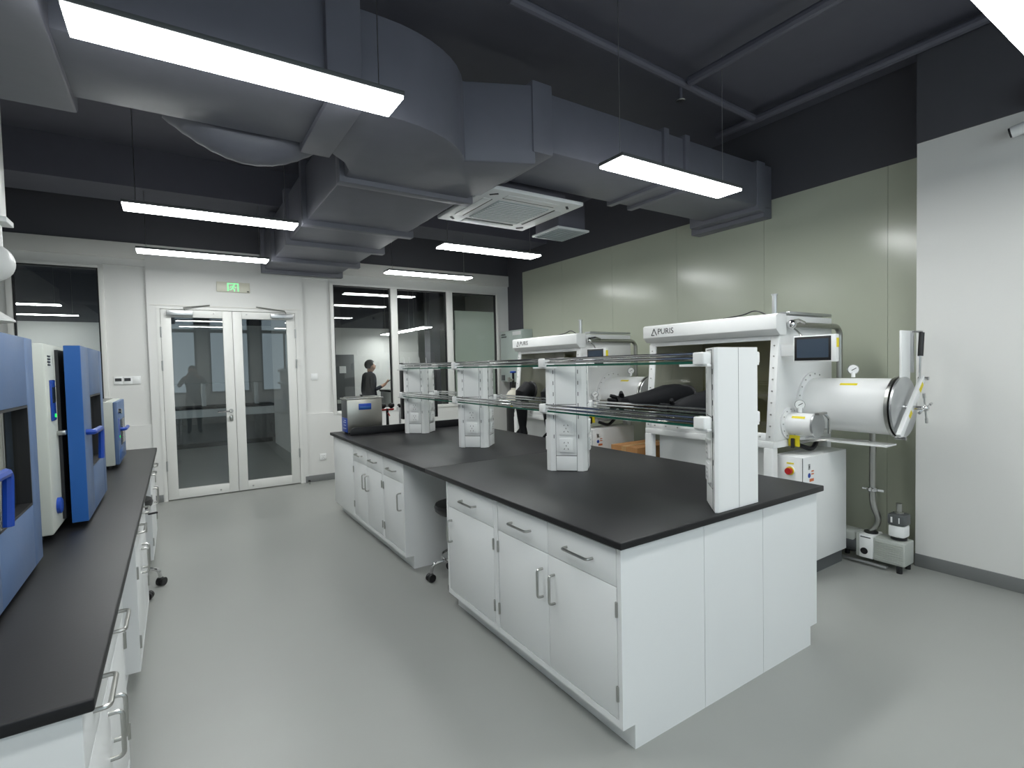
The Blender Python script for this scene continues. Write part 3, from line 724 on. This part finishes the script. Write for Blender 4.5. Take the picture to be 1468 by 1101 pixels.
def port(parent, y, z):
    R = RY(math.atan2(.075, .75)); s_ = (z-.95)/.75; c = Vector((.04+.075*s_, y, z)); n = R @ Vector((-1, 0, 0))
    m = MB()
    P = []
    for k in range(29):
        a = 2*PI*k/28; P.append(c+n*.008+R @ Vector((0, .105*math.cos(a), .105*math.sin(a))))
    m.tube(P, .014, n=8, caps=False); return m.build('glove_port', 'black', parent)
G2 = glovebox('white glovebox beside the white wall, black gloves inflated straight out of its window')
G1 = copy_tree(G2); G1.location = (GX, GY+2.135, 0)
G1['label'] = 'white glovebox nearer the grey wall box, black gloves hanging limp from its window'
for G, ys_ in ((G2, (.77, .36)), (G1, (.86, .36))):
    for y in ys_: port(G, y, 1.22)
sleeve(G2, [(.06, .77, 1.22), (-.06, .77, 1.235), (-.2, .765, 1.24), (-.38, .76, 1.225), (-.55, .76, 1.215), (-.66, .76, 1.225)],
       [.1, .115, .105, .085, .07, .05], (-1, 0, .1), (0, -1, 0))
sleeve(G2, [(.06, .36, 1.22), (-.06, .365, 1.22), (-.2, .37, 1.215), (-.36, .38, 1.2), (-.47, .385, 1.195), (-.54, .385, 1.19)],
       [.1, .11, .1, .085, .07, .05], (-1, .05, -.05), (0, -1, 0))
for y, dy in ((.86, .01), (.36, -.02)):
    sleeve(G1, [(.06, y, 1.22), (.0, y, 1.24), (-.055, y, 1.2), (-.075, y+dy, 1.08), (-.07, y+dy, .92), (-.065, y+dy, .8)],
           [.1, .1, .095, .075, .06, .042], (0.05, 0, -1), (-1, 0, 0), .3)

# ------------------------------------------------------------------ vacuum pump with oil filter, and its steel pipe
P_ = thing('vacuum_pump', 'light grey rotary vacuum pump with ribbed casing on the floor by the white wall', 'vacuum pump', (2.85, .1, 0))
MB().box(0, .02, .045, .16, .215, .215, .01, 3).build('ribbed_casing', 'pumpgrey', P_)
for k in range(9): MB().box(-.006, .03, .064+k*.0155, .002, .2, .0725+k*.0155, .001).build('cooling_rib', 'pumpgrey', P_)
fp = MB().box(-.008, .215, .05, .155, .305, .222, .005).build('front_plate', 'plastic', P_)
MB().cyl((-.008, .27, .1), (-.013, .27, .1), .024, n=20).build('oil_window', 'black', fp)
MB().box(-.0095, .228, .2, -.0075, .295, .207).build('plate_print', 'ink', fp)
MB().box(0, .305, .05, .15, .33, .225, .006).build('coupling', 'pumpgrey', P_)
MB().cyl((.08, .33, .13), (.08, .5, .13), .075, n=24).build('motor', 'pumpdark', P_)
MB().box(.01, .335, .13, .15, .49, .222, .02, 3).build('motor_cover', 'pumpgrey', P_)
MB().box(-.03, .12, .018, -.005, .56, .03, .002).build('base_rail', 'alu', P_)
MB().box(.15, .04, .018, .17, .5, .03, .002).build('base_rail', 'alu', P_)
for y in (.05, .45):
    for x in (0.0, .14): MB().cyl((x, y, 0), (x, y, .046), .018, n=10).build('rubber_foot', 'black', P_)
MB().lathe([(.03, .215), (.045, .222), (.045, .232), (.02, .236)], (.08, .26, 0), n=18).build('inlet_flange', 'black', P_)
ft = MB().lathe([(.03, .215), (.05, .22), (.05, .235), (.03, .24)], (.085, .085, 0), n=18).build('oil_mist_filter', 'black', P_)
MB().prism([(-.05, -.05), (.05, -.05), (.06, 0), (.05, .05), (-.05, .05), (-.06, 0)], 'z', 0, .085, .012).build('filter_bowl', 'plastic', ft).location = (.085, .085, .24)
MB().prism([(-.055, -.055), (.055, -.055), (.064, 0), (.055, .055), (-.055, .055), (-.064, 0)], 'z', 0, .08, .014).build('filter_cap', 'pumpdark', ft).location = (.085, .085, .325)
MB().box(.024, .06, .345, .0265, .115, .385).build('filter_label', 'plastic', ft)
MB().lathe([(.028, .405), (.028, .415), (.017, .42), (.017, .475), (.02, .478)], (.085, .085, 0), n=14).build('filter_outlet', 'steel', ft)
q = thing('vacuum_line', 'stainless vacuum pipe with flexible lower end going down to the pump', 'pipe', (2.9, .34, 0))
MB().cyl((0, 0, .56), (0, 0, 1.0), .02, n=16).build('straight_pipe', 'steel', q)
pts = [(0, 0, .55), (0.0, 0, .48), (.0, -.01, .42), (.015, -.035, .35), (.03, -.02, .29), (.03, .02, .236)]
Q = MB().tube(pts, .021, n=14, fillet=.05)
Q.build('flexible_pipe', 'steel', q)
MB().lathe([(.03, .54), (.036, .545), (.036, .565), (.03, .57)], n=18).obox((0, -.05, .555), (.012, .05, .016)).obox((0, .045, .555), (.012, .04, .012)).build('pipe_clamp', 'chrome', q)

bx = thing('cardboard_box', 'brown cardboard box on the floor between the two gloveboxes', 'box', (2.45, 2.14, 0))
MB().box(-.28, -.17, 0, .28, .17, .73, .003).build('carton', 'card', bx)
for sy in (-1, 1): MB().box(-.279, sy*.0015, .73, .279, sy*.169, .736).build('flap', 'card', bx)
MB().box(-.2805, -.03, .5, .2805, .03, .7375).build('packing_tape', 'tape', bx)
# ------------------------------------------------------------------ gas cylinder and wall box in the far corner
c = thing('gas_cylinder', 'gas cylinder with cream shoulder, black body and blue valve wheel beside the glovebox', 'gas cylinder', (2.8, 5.0, 0))
MB().lathe([(.1, 0), (.11, .01), (.11, .98)], n=24).build('body', 'black', c)
MB().lathe([(.1105, .98), (.1105, 1.06), (.1, 1.11), (.075, 1.15), (.04, 1.175), (.035, 1.2)], n=24).build('shoulder', 'cream', c)
MB().lathe([(.03, 1.2), (.03, 1.24), (.018, 1.25), (.018, 1.42)], n=12).build('valve', 'black', c)
MB().cyl((0, 0, 1.32), (-.09, -.03, 1.32), .016, n=10).cyl((-.09, -.03, 1.29), (-.09, -.03, 1.36), .025, n=12).build('regulator', 'steel', c)
MB().lathe([(.045, 1.42), (.05, 1.43), (.045, 1.445), (.012, 1.45)], n=16).build('valve_wheel', 'bluetrim', c)
e = thing('electrical_box', 'pale grey-green electrical wall box in the far corner above the gas cylinder', 'electrical box', (3.2, 5.655, 1.265))
MB().box(.02, -.325, 0, .2, .325, .835, .004).build('case', 'ebox', e)
dr = MB().box(0, -.32, .005, .0205, .32, .83, .003).build('door', 'ebox', e)
MB().box(-.012, -.3, .36, 0, -.275, .47, .003).build('latch', 'steel', dr)
for k, w_ in enumerate((.13, .15)):
    for j in range(6 if k else 5): MB().box(-.0015, .285-j*.026-.018, .765-k*.04, 0, .285-j*.026, .785-k*.04+.004*(j % 2)).build('lettering', 'ink', dr)
MB().box(-.0015, -.29, .75, .0, -.05, .81).build('paper_label', 'plastic', dr)
MB().box(-.002, -.01, .33, .0, .06, .36).build('warning_label', 'yellow', dr)
MB().box(-.006, .2, .02, .0, .3, .11, .002).build('vent_patch', 'pumpdark', dr)

# ------------------------------------------------------------------ ovens on the left bench
def oven(loc, label, hy=0):
    o = thing('drying_oven', label, 'oven', loc, 0, 'large blue-doored ovens')
    MB().box(-.62, 0, .03, 0, .94, .81, .008).build('body', 'grey', o)
    for x in (-.55, -.07):
        for y in (.08, .86): MB().cyl((x, y, 0), (x, y, .032), .025, n=12).build('foot', 'black', o)
    cp = MB().box(0, .06, .49, .006, .15, .66, .004).build('control_panel', 'bluetrim', o)
    MB().box(.006, .075, .565, .008, .135, .63).build('display', 'screen', cp)
    MB().cyl((.006, .12, .51), (.009, .12, .51), .008, n=10).build('power_light', 'led', cp)
    MB().lathe([(.034, 0), (.034, .012), (.026, .016)], (0, .105, .13), 'x', 20).build('dial', 'bluetrim', o)
    for k in range(4): MB().box(0, .05, .72+k*.012, .002, .1, .726+k*.012).build('plate_print', 'ink', o)
    MB().box(.0, .2, .05, .012, .925, .79).build('door_seal', 'black', o)
    y0, y1, z0, z1 = .2, .935, .025, .81; wy0, wy1, wz0, wz1 = .42, .82, .24, .58
    dm_ = MB()
    dm_.box(.03, y0, z0, .09, wy0, z1, .004); dm_.box(.03, wy1, z0, .09, y1, z1, .004)
    dm_.box(.03, wy0-.003, wz1, .09, wy1+.003, z1, .004); dm_.box(.03, wy0-.003, z0, .09, wy1+.003, wz0, .004)
    do = dm_.build('door', 'bluedoor', o)
    MB().box(.031, y0-.002, z0+.002, .088, y0+.001, z1-.002).build('door_edge', 'blue', do)
    MB().box(.055, wy0-.002, wz0-.002, .06, wy1+.002, wz1+.002).build('door_pane', 'tint', do, smooth=False)
    m = MB(); t = .008
    m.box(.05, wy0, wz0, .0905, wy0+t, wz1); m.box(.05, wy1-t, wz0, .0905, wy1, wz1); m.box(.05, wy0, wz1-t, .0905, wy1, wz1); m.box(.05, wy0, wz0, .0905, wy1, wz0+t)
    m.build('pane_frame', 'black', do)
    MB().box(.02, wy0-.05, wz0-.05, .027, wy1+.05, wz1+.05).build('inner_wall', 'pumpgrey', do)
    MB().tube([(.088, .24+hy, .42), (.118, .24+hy, .42), (.118, .5+hy, .415), (.113, .5+hy, .265)], .013, n=8, fillet=.025).build('handle', 'bluetrim', do)
    for z in (.16, .68):
        MB().cyl((.045, .955, z-.04), (.045, .955, z+.04), .012, n=10).build('hinge', 'steel', do)
    MB().box(.0, .165, .42, .03, .2, .44, .003).build('latch', 'steel', o)
    return o
oven((-1.892, .15, HT), 'large slate-blue oven at the open end of the bench, farthest from the glass door', -.1)
o2 = oven((-1.815, 1.37, HT), 'large grey oven with blue door and handle standing between the other two ovens')
o = thing('small_oven', 'small pale grey oven with blue front at the far end of the bench', 'oven', (-1.742, 3.25, HT))
MB().box(-.5, 0, .025, -.02, .6, .485, .006).build('body', 'grey', o)
MB().box(-.46, .04, .485, -.06, .5, .492).build('top_plate', 'steel', o)
dd = MB().box(-.02, .005, .03, .005, .595, .48, .005).build('front_door', 'bluedoor', o)
MB().box(.004, .2, .15, .009, .5, .34, .003).build('door_pane', 'screen', dd)
MB().tube([(.0, .18, .27), (.035, .18, .27), (.035, .4, .27)], .013, n=8, fillet=.02).build('handle', 'bluetrim', dd)
MB().box(.004, .03, .2, .007, .13, .36, .002).build('control_panel', 'bluetrim', dd)
MB().cyl((.007, .08, .225), (.01, .08, .225), .008, n=10).build('power_light', 'led', dd)
MB().lathe([(.02, 0), (.02, .02), (.014, .024)], (.004, .06, .41), 'x', 16).build('vacuum_knob', 'chrome', dd)
MB().box(.004, .05, .06, .007, .3, .13, .002).build('lower_plate', 'blue', dd)
for x in (-.45, -.06):
    for y in (.05, .55): MB().cyl((x, y, 0), (x, y, .03), .018, n=10).build('foot', 'black', o)

# ------------------------------------------------------------------ white extraction arm hanging over the oven bench
x_ = thing('extraction_arm', 'white articulated fume extraction arm hanging from the ceiling over the ovens', 'extraction arm', (-2.19, 2.5, 1.82))
MB().box(-.06, -.06, .57, .06, .06, ZT-1.82, .006).build('drop_column', 'white', x_)
MB().box(-.07, -.075, .54, .085, .075, .57, .004).build('bracket_plate', 'white', x_)
MB().cyl((0, 0, .28), (0, 0, .55), .05, n=24).build('upper_tube', 'white', x_)
MB().sph((.0, 0, .33), .098, 24, (1, 1, 1.05)).build('ball_joint', 'white', x_)
MB().tube([(0, 0, .32), (-.1, .0, .36), (-.3, .02, .55)], .045, n=16).build('lower_tube', 'white', x_)
MB().lathe([(.04, .3), (.045, .12), (.06, .1), (.15, .03), (.152, .02), (.0, .02)], (-.09, .12, 0), n=24).build('hood', 'white', x_)

# ------------------------------------------------------------------ fittings on the back wall and the white wall
for k, x in enumerate((-1.93, -1.845)):
    s_ = tag(MB().box(x-.042, YB+.018, 1.415, x+.042, YB+.035, 1.505, .003).build('thermostat', 'plastic'), 'white wall thermostat with grey display between window and door', 'thermostat', 'thermostats beside the door')
    MB().box(x-.03, YB+.016, 1.45, x+.03, YB+.019, 1.485).build('display', 'gap', s_)
s_ = tag(MB().box(-1.805, YB+.022, 1.415, -1.72, YB+.035, 1.505, .003).build('light_switch', 'plastic'), 'white light switch plate right beside the two thermostats', 'light switch')
MB().box(-1.788, YB+.018, 1.435, -1.737, YB+.023, 1.485, .002).build('rocker', 'plastic', s_)
s_ = tag(MB().box(.18, YB+.022, 1.395, .266, YB+.035, 1.481, .003).build('light_switch', 'plastic'), 'white light switch between the glass door and the three-pane window', 'light switch')
MB().box(.195, YB+.018, 1.41, .251, YB+.023, 1.466, .002).build('rocker', 'plastic', s_)
s_ = tag(MB().box(.25, YB-.012, .285, .336, YB, .371, .003).build('wall_socket', 'plastic'), 'white wall socket low on the wall beside the island end', 'socket')
h = MB()
for dx, dz in ((-.012, .015), (.012, .015), (0, -.005), (-.012, -.02), (.012, -.02)): h.box(.293+dx-.002, YB-.013, .328+dz-.005, .293+dx+.002, YB-.012, .328+dz+.005)
h.build('socket_slots', 'ink', s_, kind='stuff')
s_ = thing('door_stop', 'small steel door stop on the floor beside the glass door', 'door stop', (.08, YB-.12, 0))
MB().lathe([(.02, 0), (.02, .006), (.009, .01), (.009, .03)], n=12).build('base', 'steel', s_)
MB().lathe([(.009, .03), (.018, .034), (.018, .045), (.008, .05)], n=12).build('buffer', 'black', s_)
ex = thing('exit_sign', 'emergency exit sign with green running figure above the glass door', 'exit sign', (-.724, YB-.02, 2.53))
MB().box(-.185, -.018, 0, .185, 0, .125, .003).build('plate', 'exitplate', ex)
m = MB()
m.box(-.07, -.0195, .1, .06, -.018, .114); m.box(-.07, -.0195, .012, -.054, -.018, .1); m.box(.044, -.0195, .012, .06, -.018, .1)
def stroke(a, b, wd):
    a, b = Vector((a[0], -.0188, a[1])), Vector((b[0], -.0188, b[1])); dv = b-a
    m.obox((a+b)/2, (wd, .0014, dv.length+wd*.6), RY(math.atan2(dv.x, dv.z)))
m.cyl((.008, -.0195, .089), (.008, -.018, .089), .009, n=12)
stroke((-.002, .078), (-.012, .05), .018); stroke((-.012, .05), (.012, .034), .011); stroke((.012, .034), (.008, .014), .01)
stroke((-.014, .048), (-.03, .03), .011); stroke((-.03, .03), (-.046, .03), .009); stroke((0, .076), (.022, .06), .008); stroke((.022, .06), (.034, .064), .007)
stroke((-.006, .077), (-.03, .072), .008); stroke((-.03, .072), (-.038, .056), .007)
m.build('running_figure', 'green_l', ex)
MB().box(.15, -.0192, .01, .175, -.018, .022).build('indicator', 'ink', ex)
k_ = thing('security_camera', 'white bullet security camera high on the white wall', 'security camera', (XW, -.5, 2.93))
MB().cyl((0, 0, 0), (-.035, 0, 0), .04, n=18).build('wall_mount', 'plastic', k_)
MB().tube([(-.03, 0, 0), (-.06, .0, .0), (-.07, .05, -.02)], .016, n=10).build('bracket', 'plastic', k_)
MB().cyl((-.07, -.06, .005), (-.085, .13, -.03), .034, n=22).build('body', 'plastic', k_)
MB().cyl((-.085, .13, -.03), (-.0858, .14, -.032), .03, n=22).build('lens', 'black', k_)
jb = tag(MB().box(XW-.08, -.62, ZC+.02, XW-.011, -.44, ZC+.16, .004).build('junction_box', 'dark'), 'dark junction box above the security camera', 'junction box')

# ------------------------------------------------------------------ the rooms beyond the glass
struct(MB().box(XL-3, YA, 0, XA, YA+.1, 2.69).build('wall_beyond', 'wall'))
struct(MB().box(XL-3, YA-.002, 2.69, XA, YA+.1, ZT).build('wall_beyond_upper', 'darkwall'))
struct(MB().box(XA, YB, 0, XA+.1, YA, ZT).build('wall_beyond_right', 'wall'))
struct(MB().box(XL-3.1, YB, 0, XL-3, YA, ZT).build('wall_beyond_left', 'darkwall'))
struct(MB().box(.44, 10.9, 0, 3.8, 11.0, 2.5).build('wall_beyond_middle', 'wall'))
struct(MB().box(.44, 10.89, 2.5, 3.8, 11.0, ZT-.002).build('wall_beyond_middle_upper', 'darkwall'))
struct(MB().box(.36, YB+.145, 0, .44, 10.6, ZT-.002).build('wall_beyond_partition', 'wallstep'))
struct(MB().box(XR+.012, YB+.01, 0, XA, YB+.14, ZT).build('wall_beyond_near', 'darkwall'))
struct(MB().box(3.55, 9.6, 0, 3.8, 9.9, ZT-.002).build('wall_beyond_column', 'darkwall'))
tag(MB().box(4.66, 10.5, .0, 6.3, 10.55, 2.97, .004).build('partition_board', 'stepgreen'), 'pale green partition board standing behind the last window pane', 'partition')
for k, y in enumerate((8.45, 9.35, 10.2)):
    pendant(2.82, y, 'lit white linear pendant light in the room beyond the windows', PI/2, .74, .2, 2.32, 'lights beyond the windows')
pendant(-3.6, 10.45, 'lit linear pendant light seen through the side window behind the ovens', 0, 1.2, .18)
pendant(-3.65, 12.38, 'lit linear pendant light along the end wall seen through the side window', 0, 1.3, .12)
pendant(5.4, 8.4, 'added out-of-view pendant light brightening the pale green partition board', 0, 1.2, .2, 3.35, 'lights beyond the windows')  # unseen lamp above the pane's view, added to brighten the green board
b = thing('side_counter', 'white counter with dark top in the room beyond the windows', 'counter', (2.35, 8.8, 0))
MB().box(-.17, -.3, .05, .17, .3, 1.06, .004).build('body', 'cab', b); MB().box(-.19, -.32, 1.06, .19, .32, 1.1, .004).build('counter_top', 'top', b); MB().box(-.16, -.28, 0, .16, .28, .05).build('plinth', 'pumpdark', b)
b = thing('dark_cabinet', 'dark grey cabinet with a white notice in the room beyond the windows', 'cabinet', (1.6, 10.2, 0))
MB().box(-.3, -.25, .06, .3, .25, 1.85, .006).build('body', 'pumpdark', b); MB().box(-.31, -.26, 0, .31, .26, .06).build('plinth', 'black', b)
MB().box(-.02, -.253, 1.45, .12, -.25, 1.6).build('notice', 'plastic', b); MB().box(-.29, -.256, .8, .29, -.25, .88).build('ledge', 'grey', b)
b = thing('lab_bench', 'white lab bench with black top and glass shelf beyond the glass door', 'bench', (-.9, 11.2, 0))
MB().box(-1.3, -.33, .1, 1.3, .35, .8, .004).build('body', 'pumpdark', b); MB().box(-1.3, -.35, .62, 1.3, -.33, .78, .003).build('apron', 'cab', b); MB().box(-1.25, -.28, 0, 1.25, .3, .1).build('plinth', 'black', b); MB().box(-1.32, -.38, .8, 1.32, .38, .83, .004).build('bench_top', 'top', b)
for x in (-1.0, 0, 1.0): MB().box(x-.04, -.04, .83, x+.04, .04, 1.3, .003).build('shelf_post', 'white', b)
MB().box(-1.1, -.15, 1.3, 1.1, .15, 1.312).build('shelf_board', 'shelfglass', b)
bx_ = tag(MB().prism([(-.1, -.06), (.1, -.06), (.1, .06), (-.1, .06)], 'z', 0, .12, .02).build('instrument_case', 'black'), 'small black instrument case on the bench beyond the glass door', 'case'); bx_.location = (-.3, 11.05, .832)

# ------------------------------------------------------------------ people
def person(label, loc, rz, V, E, R, hands, hair):
    """skin-modifier figure; V joints, E bones, R radii; local +x is forward"""
    me = bpy.data.meshes.new('person'); me.from_pydata([V[k] for k in V], [(list(V).index(a), list(V).index(b)) for a, b in E], [])
    o = bpy.data.objects.new('person', me); COL.objects.link(o)
    md = o.modifiers.new('skin', 'SKIN'); md.use_smooth_shade = True
    for i, k in enumerate(V):
        me.skin_vertices[0].data[i].radius = (R[k], R[k]) if not isinstance(R[k], tuple) else R[k]
        me.skin_vertices[0].data[i].use_root = (k == 'pelvis')
    sd = o.modifiers.new('sub', 'SUBSURF'); sd.levels = 2; sd.render_levels = 2
    dg = bpy.context.evaluated_depsgraph_get(); nm = bpy.data.meshes.new_from_object(o.evaluated_get(dg))
    o.modifiers.clear(); o.data = nm; bpy.data.meshes.remove(me); nm.materials.clear()
    for k in ('cloth_dark', 'trouser', 'skin', 'black'): nm.materials.append(MT[k])
    hv = [Vector(V[h]) for h in hands]
    for p in nm.polygons:
        c = p.center; p.use_smooth = True
        i = 0
        if c.z > 1.475 and abs(c.y) < .13 and abs(c.x-V['head'][0]) < .16: i = 2
        elif any((c-h).length < .13 for h in hv): i = 2
        elif c.z < .075: i = 3
        elif c.z < .93: i = 1
        p.material_index = i
    o.location = loc; o.rotation_euler = (0, 0, rz); tag(o, label, 'person')
    hx, hy, hz = V['head']
    m = MB(); m.sph((hx-.022, hy, hz+.028), .108, 18, (1.02, .9, 1.0))
    bmesh.ops.delete(m.bm, geom=[v for v in m.bm.verts if v.co.x > hx+.035 and v.co.z < hz+.06 or v.co.z < hz-.05], context='VERTS')
    m.build('hair', 'hair', o)
    for s_ in (-1, 1): MB().sph((hx+.088, hy+s_*.034, hz+.005), .011, 8).build('eye', 'black', o)
    return o
def base_body():
    V = dict(pelvis=(0, 0, .95), spine=(0, 0, 1.12), chest=(-.01, 0, 1.3), neck=(0, 0, 1.455), jaw=(.03, 0, 1.525), head=(.03, 0, 1.585), crown=(.015, 0, 1.645), nose=(.135, 0, 1.575))
    R = dict(pelvis=.145, spine=.135, chest=.15, neck=.055, jaw=.072, head=.092, crown=.07, nose=.014)
    E = [('pelvis', 'spine'), ('spine', 'chest'), ('chest', 'neck'), ('neck', 'jaw'), ('jaw', 'head'), ('head', 'crown'), ('head', 'nose')]
    for s_, n in ((1, 'l'), (-1, 'r')):
        V.update({n+'ear': (.02, s_*.1, 1.58), n+'hip': (0, s_*.095, .86), n+'knee': (.02, s_*.105, .49), n+'ankle': (-.02, s_*.11, .09), n+'toe': (.15, s_*.13, .045), n+'sho': (-.01, s_*.185, 1.385)})
        R.update({n+'ear': .018, n+'hip': .095, n+'knee': .066, n+'ankle': .045, n+'toe': .038, n+'sho': .075})
        E += [('head', n+'ear'), ('pelvis', n+'hip'), (n+'hip', n+'knee'), (n+'knee', n+'ankle'), (n+'ankle', n+'toe'), ('chest', n+'sho')]
    return V, E, R
def add_arm(V, E, R, n, elbow, wrist, palm, curl, sd):
    V[n+'elb'], V[n+'wri'], V[n+'palm'] = elbow, wrist, palm
    R[n+'elb'], R[n+'wri'], R[n+'palm'] = .05, .032, .034
    E += [(n+'sho', n+'elb'), (n+'elb', n+'wri'), (n+'wri', n+'palm')]
    d_ = (Vector(palm)-Vector(wrist)).normalized(); cu = Vector(curl).normalized(); si = Vector(sd).normalized()
    for k, (o_, ln) in enumerate(((-.03, .06), (-.01, .075), (.01, .07), (.03, .055))):
        a = Vector(palm)+d_*.04+si*o_; b_ = a+d_*ln*.6+cu*.01; c_ = b_+d_*ln*.2+cu*ln*.5
        for t, q_ in (('a', a), ('b', b_), ('c', c_)): V[n+'f%d%s' % (k, t)] = tuple(q_); R[n+'f%d%s' % (k, t)] = .0095
        E += [(n+'palm', n+'f%da' % k), (n+'f%da' % k, n+'f%db' % k), (n+'f%db' % k, n+'f%dc' % k)]
    t0 = Vector(palm)-si*.035; t1 = t0+d_*.035-si*.015+cu*.02
    V[n+'t0'], V[n+'t1'] = tuple(t0), tuple(t1); R[n+'t0'] = .012; R[n+'t1'] = .01; E += [(n+'palm', n+'t0'), (n+'t0', n+'t1')]
V, E, R = base_body()
add_arm(V, E, R, 'r', (-.02, -.23, 1.1), (.2, -.16, 1.18), (.265, -.14, 1.215), (0, .3, 1), (0, 1, -.2))
add_arm(V, E, R, 'l', (-.04, .25, 1.08), (.03, .24, .84), (.05, .24, .76), (1, 0, .2), (1, 0, 0))
p1 = person('person in dark jacket looking at a phone beyond the three-pane window', (1.93, 9.0, 0), .12, V, E, R, ('rpalm', 'lpalm'), True)
ph = tag(MB().obox((0, 0, 0), (.15, .075, .009), None, .003).build('phone', 'black'), 'dark phone held by the person beyond the window', 'phone')
ph.location = (2.27, 8.905, 1.262); ph.rotation_euler = (0, -.5, .12)
V, E, R = base_body()
add_arm(V, E, R, 'r', (.12, -.3, 1.2), (.34, -.13, 1.42), (.375, -.095, 1.47), (.2, 1, 0), (.3, 0, 1))
add_arm(V, E, R, 'l', (.12, .3, 1.2), (.34, .13, 1.42), (.375, .095, 1.47), (.2, -1, 0), (-.3, 0, -1))
p2 = person('person in dark clothes holding up a phone, mirrored in the glass door', (CAM[0], CAM[1]-.47, 0), PI/2, V, E, R, ('rpalm', 'lpalm'), True)
ph = tag(MB().obox((0, 0, 0), (.15, .009, .075), None, .003).build('phone', 'black'), 'dark phone held up by the photographer in front of the door', 'phone')
ph.location = (CAM[0], CAM[1]-.035, CAM[2])
